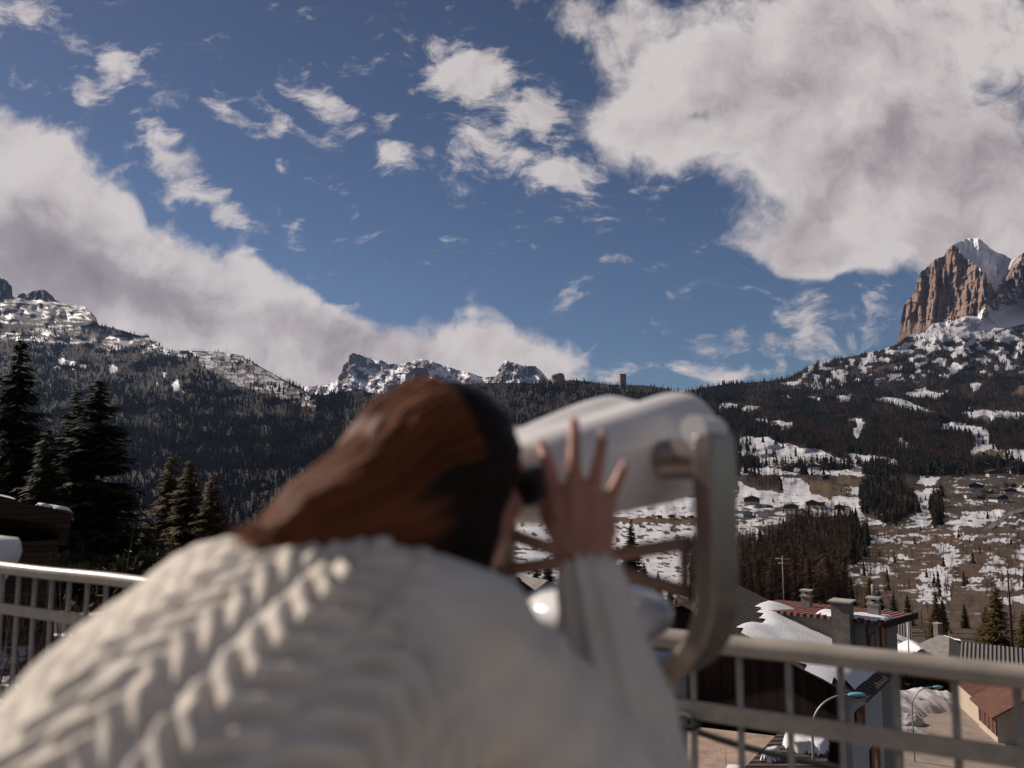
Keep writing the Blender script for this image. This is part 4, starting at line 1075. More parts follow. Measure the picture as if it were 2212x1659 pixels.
def mound(name, poly, zfun, h, mat, parent=None, seed=0, res=.35):
    """snow lying on a surface: poly in plan (x, y), zfun gives the height of what carries it"""
    xs = [p[0] for p in poly]; ys = [p[1] for p in poly]; X = np.arange(min(xs) - res, max(xs) + res * 2, res); Y = np.arange(min(ys) - res, max(ys) + res * 2, res)
    gx, gy = np.meshgrid(X, Y); wx = gx + (fbm(gx * .8, gy * .8, 3, seed) - .5) * 1.6 * min(1, res * 3); wy = gy + (fbm(gx * .8 + 7, gy * .8, 3, seed + 3) - .5) * 1.6 * min(1, res * 3)
    ins = in_poly(poly, wx, wy); d = ins.astype(float)
    for _ in range(3):
        p = np.pad(d, 1); d = (p[1:-1, 1:-1] * 2 + p[:-2, 1:-1] + p[2:, 1:-1] + p[1:-1, :-2] + p[1:-1, 2:]) / 6
    zt = np.vectorize(zfun)(gx, gy); ht = h * sstep(.15, .8, d) * (.75 + .5 * fbm(gx * 1.3, gy * 1.3, 4, seed + 9))
    keep = (d > .12); V = np.stack([gx, gy, zt + np.where(keep, ht, 0) + .008], -1); nr, nc = gx.shape; idx = np.arange(nr * nc).reshape(nr, nc)
    cell = keep[:-1, :-1] & keep[1:, :-1] & keep[1:, 1:] & keep[:-1, 1:]
    Fq = np.stack([idx[:-1, :-1], idx[:-1, 1:], idx[1:, 1:], idx[1:, :-1]], -1)[cell]
    if not len(Fq): return None
    o = link(name, big_mesh(name, V.reshape(-1, 3), Fq, None, True), mat, parent)
    bm = bmesh.new(); bm.from_mesh(o.data); bmesh.ops.delete(bm, geom=[v for v in bm.verts if not v.link_faces], context='VERTS'); bm.to_mesh(o.data); bm.free()
    return o
def window_part(root, c, w, h, face, shutter=None, depth=.08):
    """window on a wall: face 'front' (-y) or 'right' (+x) or 'left' (-x) of the house frame"""
    x, y, z = c; a = (w, depth, h) if face == 'front' else (depth, w, h)
    f = MB().box(c, a).build('window', M_WPLA if shutter is None else M_BSHUT, root)
    off = {'front': (0, -depth * .5 - .004, 0), 'right': (depth * .5 + .004, 0, 0), 'left': (-depth * .5 - .004, 0, 0)}[face]
    b = (w * .84, .01, h * .88) if face == 'front' else (.01, w * .84, h * .88)
    MB().box((x + off[0], y + off[1], z + off[2]), b).build('pane', M_GLASS, f)
    if shutter is not None:
        for sg in (-1, 1):
            if face == 'front': cc_, bb = (x + sg * w * .78, y - depth * .6, z), (w * .5, .05, h)
            else: cc_, bb = (x + (depth * .6 if face == 'right' else -depth * .6), y + sg * w * .78, z), (.05, w * .5, h)
            MB().box(cc_, bb).build('shutter', shutter, root)
def gable_house(name, label, base, rz, w, l, hw, rise, over=.8, wall=None, upper=None, roof=None, snow=(), windows=(), cat='house', group=None, split=.5, thick=.18):
    """gable end looks along -y of its own frame; base is the middle of the gable foot"""
    r = empty(name, base, rz); tag(r, label, cat, group)
    wall = wall or M_WPLA; roof = roof or M_ETERN
    x = w / 2; sp = split * hw
    if upper is None:
        MB().prism([(-x, 0, 0), (x, 0, 0), (x, 0, hw), (0, 0, hw + rise), (-x, 0, hw)], (0, 0, 0), (0, l, 0)).build('wall', wall, r)
    else:
        MB().box((0, l / 2, sp / 2), (w, l, sp)).build('wall', wall, r)
        MB().prism([(-x - .04, 0, sp), (x + .04, 0, sp), (x + .04, 0, hw), (0, 0, hw + rise), (-x - .04, 0, hw)], (0, -.04, 0), (0, l + .04, 0)).build('upper_wall', upper, r)
    k = rise / x; ro = MB()
    for sg in (-1, 1):
        e = x + over
        ro.prism([(0, 0, hw + rise + .03), (sg * e, 0, hw - over * k + .03), (sg * e, 0, hw - over * k + .03 + thick), (0, 0, hw + rise + .03 + thick)], (0, -over, 0), (0, l + over, 0))
    rf = ro.build('roof', roof, r)
    zr = lambda X, Y: hw + rise + .03 + thick - abs(X) * k
    for i, (poly, h) in enumerate(snow):
        m = mound('snow_cover', poly, zr, h, M_SNOW, rf, i + 3, max(.25, w / 40))
    for wd in windows: window_part(r, *wd)
    return r
GR = math.atan2(-.6, .8)
# --- the big dark timber chalet below the terrace
eR = P(866, 700, 45.0); g_, d_ = Vector((.8, -.6, 0)), Vector((.6, .8, 0))
hwid, ov = 9.6, 1.1
mid = eR - g_ * (hwid + ov) + d_ * ov; rise_ = 3.7; kk = rise_ / hwid
zw = eR.z + ov * kk - .2 - .03            # wall head
zb = -29.0
ch = gable_house('chalet', 'large dark timber chalet with corrugated roof under half melted snow', (mid.x, mid.y, zb), GR, hwid * 2, 7.2, zw - zb, rise_, ov, M_WPLA, None, M_ETERN,
    snow=[([(3.3, -.9), (4.0, 2.2), (3.4, 4.5), (2.3, 6.0), (3.4, 8.1), (9.4, 8.1), (9.4, -.95)], .42)], windows=[((9.68, 1.6, zw - zb - 2.2), .9, 1.5, 'right', M_SHUT), ((9.68, 4.6, zw - zb - 5.0), 1.0, 1.5, 'right', M_SHUT), ((9.68, 1.6, zw - zb - 7.8), .9, 1.5, 'right', M_SHUT)])
hh = zw - zb
MB().prism([(-hwid, -.06, 5), (hwid - .25, -.06, 5), (hwid - .25, -.06, hh), (0, -.06, hh + rise_), (-hwid, -.06, hh)], (0, -.10, 0), (0, .05, 0)).build('timber_front', M_DWOOD, ch)
b_ = MB()
for zz in (hh - 2.6, hh - 5.4): b_.box((0, -1.0, zz), (16.5, 1.6, .16)); b_.box((0, -1.75, zz + .5), (16.5, .06, .9))
b_.build('balcony', M_DWOOD, ch)
# --- flat red roofed part behind it
rr = empty('rear_house', (22.1 - .25, 51.0, zb), GR); tag(rr, 'grey walled house with flat red sheet roof and tall masonry chimney', 'house')
rz_ = -8.15 - zb
MB().add([(-8, 0, 0), (0, 0, 0), (0, 8.6, 0), (-8, 8.6, 0), (-8, 0, rz_ - .02), (0, 0, rz_ - .02), (0, 8.6, rz_ - .79), (-8, 8.6, rz_ - .79)], [(3, 2, 1, 0), (4, 5, 6, 7), (0, 1, 5, 4), (1, 2, 6, 5), (2, 3, 7, 6), (3, 0, 4, 7)]).build('wall', M_GPLA, rr)
rf = MB().prism([(-8.4, -.4, rz_ + .02), (1.2, -.4, rz_ + .02), (1.2, -.4, rz_ + .22), (-8.4, -.4, rz_ + .22)], (0, 0, 0), (0, 9.6, -.85)).build('roof', M_REDR, rr)
mound('snow_cover', [(-2.9, .2), (.9, -.2), (1.1, 3.2), (-1.0, 2.6), (-3.2, 2.4)], lambda x, y: rz_ + .22 - (y + .4) * .0885, .22, M_SNOW, rf, 5, .2)
MB().prism([(1.16, -.44, rz_ - .12), (1.30, -.44, rz_ - .12), (1.30, -.44, rz_ + .3), (1.16, -.44, rz_ + .3)], (0, 0, 0), (0, 9.7, -.86)).build('fascia', M_DWOOD, rr)
def chimney(root, x, y, z0, w, h, cap, mat, pot=0):
    c = MB().box((x, y, z0 + h / 2), (w, w, h)).build('chimney', mat, root)
    m = MB().box((x, y, z0 + h + .05), (w * cap, w * cap, .1))
    if pot: 
        for a in (-1, 1):
            for b in (-1, 1): m.box((x + a * w * .4, y + b * w * .4, z0 + h + .22), (w * .16, w * .16, .3))
        m.box((x, y, z0 + h + .42), (w * 1.25, w * 1.25, .1))
    m.build('chimney_cap', M_CONC, c)
chimney(rr, -1.15, -.62, rz_ - 9, 1.08, 10.25, 1.25, M_STONE)
chimney(rr, -5.2, 5.5, rz_ - .35, .62, .75, 1.2, M_GPLA, 1)
chimney(rr, .1, 2.0, rz_ - .25, .66, 1.1, 1.15, M_GPLA, 1)
MB().tube([(.1, 2.0, rz_ + 1.4), (.1, 2.0, rz_ + 2.1)], .13, 10).build('flue_pipe', M_GPLA, rr, True)
MB().tube([(-6, 3, rz_), (-6, 3, rz_ + 3.4)], .03, 6).build('antenna_mast', M_CONC, rr, True)
MB().tube([(-6.5, 3, rz_ + 3.2), (-5.5, 3.1, rz_ + 3.2)], .02, 6).tube([(-6.3, 3, rz_ + 2.9), (-5.7, 3.1, rz_ + 2.9)], .02, 6).build('antenna', M_CONC, rr, True)
for y in (1.5, 4.4): window_part(rr, (.03, y, rz_ - 1.6), .8, 1.5, 'right', M_SHUT)
MB().tube([(.12, -.1, rz_ - .2), (.12, -.12, rz_ - 1.2), (.12, -.12, rz_ - 6)], .05, 8).build('downpipe', M_BLACK, rr, True)
# --- flat snowy roof at the foot of the railing, and the yard beside it
lowz = -12.6
def plan(u, v, z): return Vector((*at_height(u, v, z), z))
yard = [plan(u, v, lowz - 1.0) for u, v in ((560, 716), (690, 726), (776, 736), (742, 772), (690, 800), (520, 800))]
tag(MB().prism(yard, (0, 0, -14), (0, 0, 0)).build('courtyard', simple_mat('trodden_gravel', (.30, .215, .175), .95, .3, 1.2, bump=.03)), kind='structure')
rp = [plan(u, v, lowz) for u, v in ((782, 729), (830, 737), (826, 768), (800, 800), (720, 800), (742, 770))]
lb = empty('outbuilding', (rp[0].x, rp[0].y, -27)); tag(lb, 'low outbuilding with flat dark roof half under snow below the railing', 'outbuilding')
o = MB().prism([p.lerp(Vector((sum(q.x for q in rp) / 6, sum(q.y for q in rp) / 6, lowz)), .06) for p in rp], (0, 0, -14.4), (0, 0, -.3)).build('wall', M_GPLA); child_at(lb, o)
o = MB().prism(rp, (0, 0, -.3), (0, 0, 0)).build('roof', M_ETERN); child_at(lb, o)
for i, pl in enumerate((((787,738),(812,736),(829,746),(822,757),(800,753),(784,747)), ((762,760),(778,754),(782,760),(768,764)))):
    s_ = mound('snow_cover', [tuple(plan(u, v, lowz))[:2] for u, v in pl], lambda x, y: lowz, .5, M_SNOW, None, 20 + i, .12); child_at(lb, s_)
def vent(u, v, s, label):
    c = plan(u, v, lowz); r = empty('roof_vent', c); tag(r, label, 'vent')
    smooth_by_angle(MB().lathe([(.32 * s, -.6), (.28 * s, .25 * s), (.42 * s, .55 * s), (.46 * s, .62 * s), (.44 * s, .70 * s)], 24).build('pipe', M_WHITE, r))
    smooth_by_angle(MB().lathe([(.40 * s, .704 * s), (.2 * s, .75 * s), (.01, .76 * s)], 24).build('lid', M_WHITE, r))
vent(800.5, 752, .9, 'wide white roof vent standing in the snow on the outbuilding'); vent(735, 781, .85, 'white flared vent pipe beside the corner of the outbuilding roof')

# --- street, snow bank, lamps
def sheet(name, poly, mat, lift=.06, res=.6, kind='structure'):
    us_ = np.arange(min(p[0] for p in poly) - 1, max(p[0] for p in poly) + 1, res); vs_ = np.arange(min(p[1] for p in poly) - 1, max(p[1] for p in poly) + 1, res)
    U, V_ = np.meshgrid(us_, vs_); Pt = ground_pt(U, V_); Pt[..., 2] += lift
    ins = in_poly(poly, U, V_); idx = np.arange(U.size).reshape(U.shape)
    cell = ins[:-1, :-1] & ins[1:, :-1] & ins[1:, 1:] & ins[:-1, 1:]
    Fq = np.stack([idx[1:, :-1], idx[1:, 1:], idx[:-1, 1:], idx[:-1, :-1]], -1)[cell]
    me = big_mesh(name, Pt.reshape(-1, 3), Fq, None, True); bm = bmesh.new(); bm.from_mesh(me); bmesh.ops.delete(bm, geom=[v for v in bm.verts if not v.link_faces], context='VERTS'); bm.to_mesh(me); bm.free()
    o = link(name, me, mat); tag(o, kind=kind); return o
M_ROAD = simple_mat('salted_asphalt', (.23, .18, .15), .9, .25, .6, bump=.01)
sheet('street', [(868, 800), (880, 735), (886, 716), (905, 708), (935, 702), (970, 703), (984, 708), (986, 726), (1006, 745), (1030, 800)], M_ROAD)
M_LANE = simple_mat('grey_asphalt', (.11, .09, .085), .9, .2, .5)
sheet('lane', [(984, 529), (1007, 513), (1030, 506), (1030, 510), (1009, 517), (992, 530)], M_LANE, .5, .4)
def gp(u, v): return Vector(ground_pt(np.array([float(u)]), np.array([float(v)]))[0])
def lump(name, c, rx, ry, h, label, cat, seed):
    m = MB().ball((0, 0, 0), (rx, ry, h), None, 40, 24).mesh(name); q = get_co(m); r_ = np.linalg.norm(q / np.array((rx, ry, h)), axis=1)
    k = 1 + (fbm(q[:, 0] / rx * 1.6 + seed, q[:, 1] / ry * 1.6 + q[:, 2], 4, seed) - .5) * .75 + (fbm(q[:, 0] / rx * 6, q[:, 1] / ry * 6 + q[:, 2] * 3, 3, seed + 5) - .5) * .22
    q = q * k[:, None]; q[:, 2] = np.maximum(q[:, 2], -.25); m.vertices.foreach_set('co', q.astype(np.float32).ravel()); m.update()
    o = link(name, m, M_SHADE_SNOW, None, True); o.location = c; tag(o, label, cat); return o
def ridge(name, pts, w, h, label, cat, seed):
    pts = [Vector(p) for p in pts]; n = 120; V = []; m_ = 22
    for i in range(n):
        f = i / (n - 1) * (len(pts) - 1); j = min(int(f), len(pts) - 2); p = pts[j].lerp(pts[j + 1], f - j); d = (pts[j + 1] - pts[j]); d.z = 0; d.normalize(); nn_ = Vector((-d.y, d.x, 0))
        e_ = math.sin(math.pi * min(1, max(0, i / (n - 1)))) ** .35
        for k in range(m_):
            a = -1 + 2 * k / (m_ - 1); g1 = float(fbm(i / 9., a * 1.5, 4, seed)); g2 = float(fbm(i / 2.5, a * 5, 3, seed + 4))
            V.append(p + nn_ * (a * w * (.8 + .4 * g1)) + Z3 * (-.2 + e_ * h * max(0, 1 - abs(a) ** 1.7) * (.62 + .7 * g1) + (g2 - .5) * .28 * (1 - abs(a))))
    F_ = [(i * m_ + k, (i + 1) * m_ + k, (i + 1) * m_ + k + 1, i * m_ + k + 1) for i in range(n - 1) for k in range(m_ - 1)]
    o = MB().add(V, F_).build(name, M_SHADE_SNOW, None, True); tag(o, label, cat); return o
ridge('snow_bank', [gp(876, 717), gp(888, 711), gp(904, 705), gp(930, 701.5), gp(969, 702)], 4.0, 1.7, 'long ploughed snow bank along the far side of the street', 'snow bank', 3)
lump('snow_pile', gp(909.5, 724), 1.35, 1.1, 1.0, 'small sunlit snow pile at the foot of the curved lamp', 'snow pile', 5)
lump('snow_pile', gp(903, 734), 2.3, 1.7, .45, 'flat streak of snow beside the white chalet wall', 'snow pile', 8)
M_POLE = simple_mat('galvanised_steel', (.30, .29, .28), .45, .15, 8, metal=.4); M_BLUE = simple_mat('blue_lamp_shell', (.16, .34, .44), .3, .1, 6, spec=.6)
def lamp(u_pole, u_head, v_head, Y, label, H=8.0):
    top = P(u_head, v_head, Y); px_ = P(u_pole, v_head, Y).x; arm_ = top.x - px_
    base = Vector((px_, Y, top.z - H)); r = empty('street_lamp', base); tag(r, label, 'street lamp', 'curved street lamps')
    hz = H - arm_ * .85
    pts = [(0, 0, -2), (0, 0, hz * .5), (0, 0, hz)] + [(arm_ * (1 - math.cos(q)) * .9, 0, hz + (H - hz) * math.sin(q)) for q in np.linspace(.12, math.pi / 2, 12)] + [(arm_, 0, H)]
    MB().tube(pts, [.085, .075, .06] + [.05] * 12 + [.045], 10).build('pole', M_POLE, r, True)
    h = MB().ball((arm_ + .32, 0, H), (.46, .17, .13), None, 18, 12).build('lamp_shade', M_BLUE, r, True)
    MB().ball((arm_ + .36, 0, H - .05), (.32, .13, .12), None, 14, 8).build('lamp_glass', M_GLASS, h, True)
lamp(811, 850, 695, 40.0, 'nearest curved street lamp, in front of the dark timber chalet')
lamp(911, 934, 687, 71.5, 'middle curved street lamp, by the snow bank on the street')
lamp(981, 1003, 647.5, 118, 'farthest curved street lamp, beside the snow striped grey roof')
def stake(u, v, h, c, label, r_=.04):
    p = gp(u, v); o = MB().tube([p - Z3 * .3, p + Z3 * h * .5, p + Z3 * h], r_, 8).build('marker_post', c, None, True); tag(o, label, 'marker post')
stake(908.7, 737.5, .9, M_SHUT, 'red snow marker post at the edge of the snow streak'); stake(930.7, 740, 1.3, simple_mat('yellow_paint', (.5, .38, .08), .5), 'yellow and dark marker post standing alone on the street')
p = gp(911, 697); o = MB().tube([p - Z3, p + Z3 * 4, p + Z3 * 8.6], [.09, .08, .06], 8).build('utility_pole', M_POLE, None, True); tag(o, 'tall thin grey pole rising behind the middle street lamp', 'pole')
p = gp(1013.5, 668); o = MB().tube([p - Z3, p + Z3 * 6, p + Z3 * 13.5], [.16, .14, .1], 8).build('utility_pole', M_DWOOD, None, True); tag(o, 'dark wooden pole beside the larch at the right edge', 'pole')
p, q = gp(969, 706), gp(979, 706)
tag(MB().prism([p - Z3, q - Z3, q + Z3 * 1.35, p + Z3 * 1.35], (0, 0, 0), (0, .4, 0)).build('timber_wall', M_BWOOD), 'dark timber retaining wall at the end of the snow bank', 'wall')

# --- house with orange tiles on the right
def wall_frame(p0, p1):
    d = (p1 - p0); d.z = 0; return d.normalized()
a0, a1 = gp(979, 727), gp(998, 743.5)
ud = wall_frame(a1, a0)                      # along the street wall, away from us
rzh = math.atan2(ud.y, ud.x) - math.pi / 2; Lh = (a0 - a1).length
vx = Vector((ud.y, -ud.x, 0))
an_w = 7.0
base = a1 + vx * (an_w / 2); base.z = min(a0.z, a1.z) - 2
hz_ = a1.z - base.z + 2.55
an = gable_house('tiled_house', 'cream house with orange tiled roof and brown shutters beside the street', base, rzh, an_w, Lh, hz_, 2.2, .55, M_CPLA, None, M_TILE,
    windows=[((-an_w / 2 - .03, Lh * q, hz_ - 1.25), .62, 1.35, 'left', M_BSHUT) for q in (.12, .33, .54, .8)])
b2 = a0 + vx * 5.2 + ud * .5; b2.z = base.z
tl = gable_house('tall_house', 'pink plastered house rising behind the orange tiled roof', b2, rzh, 10, 8, a0.z - b2.z + 2.7, .9, .5, M_CPLA, None, M_TILE, windows=[((-4.2, -.03, a0.z - b2.z + 1.6), .6, 1.0, 'front', M_BSHUT), ((-2.4, -.03, a0.z - b2.z + 1.6), .6, 1.0, 'front', M_BSHUT)])
# --- roofs farther down
def at_px(u, v, Y): return P(u, v, Y)
def roofs():
    c = P(1082, 678, 92); gable_house('grey_roofed_house', 'house with dark grey sheet roof at the right edge below the lane', (c.x, c.y, c.z - 6), R_(58), 11, 11, 6.4, 2.0, .6, M_GPLA, None, M_GREYR)
    c = P(977, 661, 108); r = empty('hip_roofed_house', (c.x, c.y, c.z - 7.2), R_(18)); tag(r, 'grey hip roofed house with three strips of snow on its right slope', 'house')
    MB().box((0, 5, 3), (8.4, 9, 6)).build('wall', M_GPLA, r)
    V = [(-5, 0, 5.9), (5, 0, 5.9), (5, 10.2, 5.9), (-5, 10.2, 5.9), (.4, 4.6, 9.3), (.4, 6.2, 9.3)]
    m = MB(); m.add(V, [(0, 1, 4), (1, 2, 5, 4), (2, 3, 5), (3, 0, 4, 5), (3, 2, 1, 0)]); rf = m.build('roof', M_GREY2, r)
    zz = lambda x, y: 9.33 - abs(x - .4) * (3.4 / 4.6)
    for i, (x0, x1, y0, y1) in enumerate(((1.0, 2.3, 3.2, 6.4), (2.3, 3.5, 2.4, 6.6), (3.5, 4.9, .9, 6.8))):
        mound('snow_cover', [(x0, y0), (x1, y0 - .4), (x1, y1), (x0, y1 - .3)], zz, .35, M_SNOW, rf, 30 + i, .16)
    MB().box((-.9, 1.75, 7.05), (.5, .4, .7)).build('dormer', M_DWOOD, r); MB().tube([(.4, 4.6, 9.2), (.4, 4.6, 10.1)], .06, 6).build('finial', M_CONC, r)
    chimney(r, 3.2, 9.3, 6.0, .8, 4.1, 1.2, M_STONE)
    c = P(909, 654, 150); g = gable_house('grey_gabled_house', 'wide house with pale grey roof flecked with snow behind the hip roof', (c.x, c.y, c.z), R_(64), 9, 9.5, 3.6, 2.6, .6, M_BWOOD, None, M_GREYR, snow=[([(1.5, -.4), (3.0, -.5), (3.2, 2.4), (1.6, 2.2)], .25)], windows=[((-1.5, -.05, 2.2), 1.0, .9, 'front'), ((1.5, -.05, 2.2), 1.0, .9, 'front')])
    c = P(893, 656, 118); gable_house('snowy_shed', 'low shed with thick snow on its roof right of the chimney', (c.x, c.y, c.z - 3), R_(-30), 6.2, 6, 3.4, 1.3, .5, M_BWOOD, None, M_ETERN, snow=[([(-.6, -.4), (3.4, -.4), (3.4, 6), (-.6, 6)], .3)])
    c = P(920, 661, 112); gable_house('snowy_shed', 'small shed under smooth snow between the pole and the hip roof', (c.x, c.y, c.z - 3), R_(-10), 4.4, 5, 3.2, 1.2, .5, M_GPLA, None, M_GREY2, snow=[([(-2.5, -.4), (2.5, -.4), (2.5, 5), (-2.5, 5)], .3)])
    p = P(908, 648.5, 121); o = MB().lathe([(.75, 0), (.62, .6), (.3, 1.4), (.02, 1.9)], 12, p - Z3 * .8).build('tarpaulin_cone', simple_mat('orange_canvas', (.55, .13, .03), .8), None); tag(o, 'orange pointed cover standing between snowy roofs', 'cover')
    # two brown roofs glimpsed between hand and face
    c = P(512, 596, 92); gable_house('brown_roofed_house', 'brown seamed roof with a band of snow left of the raised hand', (c.x, c.y, c.z - 4), R_(52), 9, 9, 3.6, 2.4, .5, M_BWOOD, None, corrug_mat('brown_seamed_roof', (.10, .060, .045), 1.0), snow=[([(.1, -.6), (1.0, -.6), (1.0, 9), (.1, 9)], .2)])
    c = P(545, 595, 98); gable_house('brown_roofed_house', 'brown house with snow edged roof tucked just beside the sleeve', (c.x, c.y, c.z - 4), R_(35), 6.5, 7, 3.8, 1.8, .6, M_BWOOD, None, M_GREY2, snow=[([(1.6, -.5), (3.6, -.5), (3.6, 6.8), (1.6, 6.8)], .2)])
    c = P(693, 563.5, 470); r = gable_house('pale_house', 'pale house with rows of balconies seen between brace and yoke', (c.x, c.y, c.z), R_(-8), 8.4, 9, 8.4, 1.8, .9, M_WPLA, None, M_ETERN, windows=[((x, -.05, z), 1.1, 1.2, 'front') for z in (1.5, 4.0, 6.5) for x in (-2.6, 0, 2.6)])
roofs()
# --- chalet at the left edge
c = P(71, 519, 27); lc = empty('wooden_chalet', (c.x, c.y, c.z - 7), R_(31)); tag(lc, 'brown boarded wooden chalet at the left edge, snow along its roof', 'house')
MB().box((-5.0, 2.0, 3.0), (9.4, 3.2, 6.6)).build('wall', M_BWOOD, lc)
rf = MB().prism([(-9, 0, 9.0), (-3, 0, 7.33), (0, 0, 6.73), (0, 0, 7.17), (-3, 0, 8.02), (-9, 0, 9.7)], (0, 0, 0), (0, 3.6, -.9)).build('roof', M_BWOOD, lc)
mound('snow_cover', [(-.95, -.02), (.02, -.05), (.05, 1.0), (-.8, .8)], lambda x, y: 7.17 - x * .283 - y * .25, .15, M_SNOW, rf, 44, .1)
mound('snow_cover', [(-8, -.02), (-1.5, -.04), (-1.8, 1.0), (-8, 1.2)], lambda x, y: 7.17 - x * .283 - y * .25, .10, M_SNOW, rf, 46, .12)
window_part(lc, (-2.4, .36, 5.9), 1.2, .6, 'front')

# --- far chalets on the meadows
M_DROOF = simple_mat('dark_shingles', (.030, .024, .022), .85, .3, .4); M_RROOF = simple_mat('rusty_sheet', (.12, .045, .03), .8, .3, .4)
M_BLUEW = plaster('bluish_plaster', (.30, .33, .38)); M_DW2 = simple_mat('weathered_timber', (.035, .024, .019), .9, .3, .6)
FARC = [ # u, v of the foot, width px, wall, upper, roof, turn, snow, label
 (814,469.5,13,'w','d','d',-30,1,'small dark chalet at the foot of the large snow meadow'),(797,467.5,10,'d',None,'d',20,1,'tiny dark barn left of the chalet under the large snow meadow'),
 (788,471.5,14,'d',None,'d',-10,0,'long dark barn on the snow near the yoke of the viewer'),(857,472,11,'w',None,'d',-35,1,'white walled chalet at the right end of the large snow meadow'),
 (826,479.5,10,'d',None,'d',15,0,'dark hut with a fir behind it in the snow'),(853,479,8,'c',None,'b',-20,0,'small tan hut above the brown ploughed patch'),
 (791,511,15,'w','d','d',-25,0,'chalet with timber gable on the lower snow terrace'),(813,508.5,18,'w','d','d',-40,1,'wide dark roofed chalet in the middle of the lower snow terrace'),
 (839,509.5,11,'d',None,'d',-30,1,'black barn at the right end of the lower snow terrace'),(752,505,19,'c','d','r',-15,0,'house with rusty red roof just right of the viewer'),
 (748,517,13,'b',None,'d',10,1,'bluish house below the rusty red roof'),(763,518,14,'w',None,'d',0,1,'low white house with a row of windows below the rusty roof'),
 (959,473,12,'w','d','d',-20,1,'leftmost chalet of the hamlet under the ski slope'),(981,471,20,'w','d','d',-35,1,'largest dark hotel like chalet of the hamlet under the ski slope'),
 (996,476.5,15,'c','d','d',-15,0,'cream fronted house in the hamlet under the ski slope'),(1004,468.5,13,'d',None,'d',20,1,'dark barn behind the cream fronted house'),
 (1017,473,14,'w','d','d',-10,1,'chalet at the right edge under the ski slope'),(976,490,15,'b','d','d',-35,1,'tall bluish chalet with white balcony lines on the brown meadow'),
 (972,498.5,12,'w',None,'d',-15,1,'white house with a snowy roof in front of the bluish chalet'),(998,493,7,'c',None,'d',15,0,'narrow tan house right of the bluish chalet'),
 (1011,494,13,'w','d','d',-20,1,'brown and white chalet near the right edge on the brown meadow'),(1003,502,15,'w','d','d',10,1,'low chalet with snowy roof lowest on the brown meadow'),
 (884,519,9,'b',None,'d',0,1,'pale flat fronted house between the dark groves'),(973,408.5,5,'c',None,'b',0,0,'lone tan hut on top of the ski slope'),
 (648,519,6,'c',None,'r',-20,0,'leftmost red roofed house of the row behind the hand'),(660,518.2,6,'w','d','d',10,1,'second house of the row behind the hand'),
 (671,518,7,'w','d','r',-30,0,'middle red roofed house of the row under the housing'),(683,518.6,6,'c',None,'d',15,1,'fourth house of the row under the housing'),(692,518.4,6,'w','d','r',-10,0,'rightmost house of the row beside the yoke')]
WM = {'w': M_WPLA, 'c': M_CPLA, 'd': M_DW2, 'b': M_BLUEW}
for (u, v, wp, wl, up, rf_, tz, sn_f, lab) in FARC:
    p = gp(u, v); s_ = wp * p.y / FPX
    w_ = s_ * .78; l_ = s_ * .8; hw_ = w_ * .42; ri_ = w_ * .17
    wins = [((x * w_, -.12, hw_ * z), w_ * .10, hw_ * .2, 'front') for z in (.28, .72) for x in (-.28, 0, .28)] if wp > 9 and up else []
    h = gable_house('hillside_house', lab, p - Z3 * .8, R_(tz), w_, l_, hw_ + .8, ri_, w_ * .10, WM[wl], M_DW2 if up else None, {'d': M_DROOF, 'r': M_RROOF, 'b': M_DW2}[rf_],
        snow=[([(w_ * .03, -.3), (w_ * .5, -.3), (w_ * .5, l_), (w_ * .05, l_)], .35)] if sn_f else [], windows=wins, group='houses on the far hillside', split=.5, thick=w_ * .02)
# --- tower, rock and mast on the wooded ridge
p = gp(623, 388); tag(MB().box((p.x, p.y, p.z + 18), (24, 22, 74)).box((p.x, p.y, p.z + 56), (25.5, 23.5, 3)).build('stone_tower', simple_mat('tower_stone', (.23, .145, .10), .9, .3, .12)), 'square brown tower rising alone from the wooded ridge', 'tower')
rk = MB(); p = gp(558, 384)
for (du, w, h) in ((-2.4, 17, 52), (1.4, 17, 58), (4.5, 10, 50), (8.0, 7, 22)):
    q = p + Vector((du * p.y / FPX, 0, -12)); rk.lathe([(w * 1.05, 0), (w, h * .5), (w * .95, h * .9), (w * .6, h), (.1, h * 1.02)], 9, q)
me = remeshed(rk, 3.0, 2, 'rock_tower'); c_ = get_co(me); n_ = get_no(me); me.vertices.foreach_set('co', (c_ + n_ * ((fbm(c_[:, 0] / 8 + c_[:, 1] / 9, c_[:, 2] / 16, 4, 3) - .5) * 9)[:, None]).astype(np.float32).ravel())
tag(link('rock_tower', me, simple_mat('tower_rock', (.24, .16, .13), .9, .35, .06), None, True), 'blunt rock tower above the wooded ridge left of the square tower', 'rock')
p = gp(512, 389); o = MB().tube([p, p + Z3 * 25, p + Z3 * 56], [1.6, 1.3, .9], 6).box(p + Z3 * 54, (5, 3, 5)).build('radio_mast', M_DWOOD); tag(o, 'dark radio mast on the ridge above the woman', 'mast')
# --- ski lift pylons
proto = None
for i, (x, y) in enumerate(((1775,500),(1868,466),(1912,492),(1952,517),(1990,474),(2180,612),(1735,480))):
    u, v = 650 + x * .16908, 350 + y * .16908; p = gp(u, v)
    if proto is None:
        proto = empty('lift_pylon', p); MB().tube([(0, 0, -1), (0, 0, 6), (0, 0, 11)], [.5, .42, .36], 6).build('pole', M_DWOOD, proto); MB().box((0, 0, 11), (6.5, .8, .6)).box((-2.8, 0, 10.4), (1.4, .6, .9)).box((2.8, 0, 10.4), (1.4, .6, .9)).build('cross_arm', M_DWOOD, proto); r = proto
    else:
        r = proto.copy(); COL.objects.link(r); r.location = p
        for c in list(proto.children): k = c.copy(); COL.objects.link(k); k.parent = r
    tag(r, 'dark T shaped ski lift pylon on the snow slope', 'pylon', 'ski lift pylons')
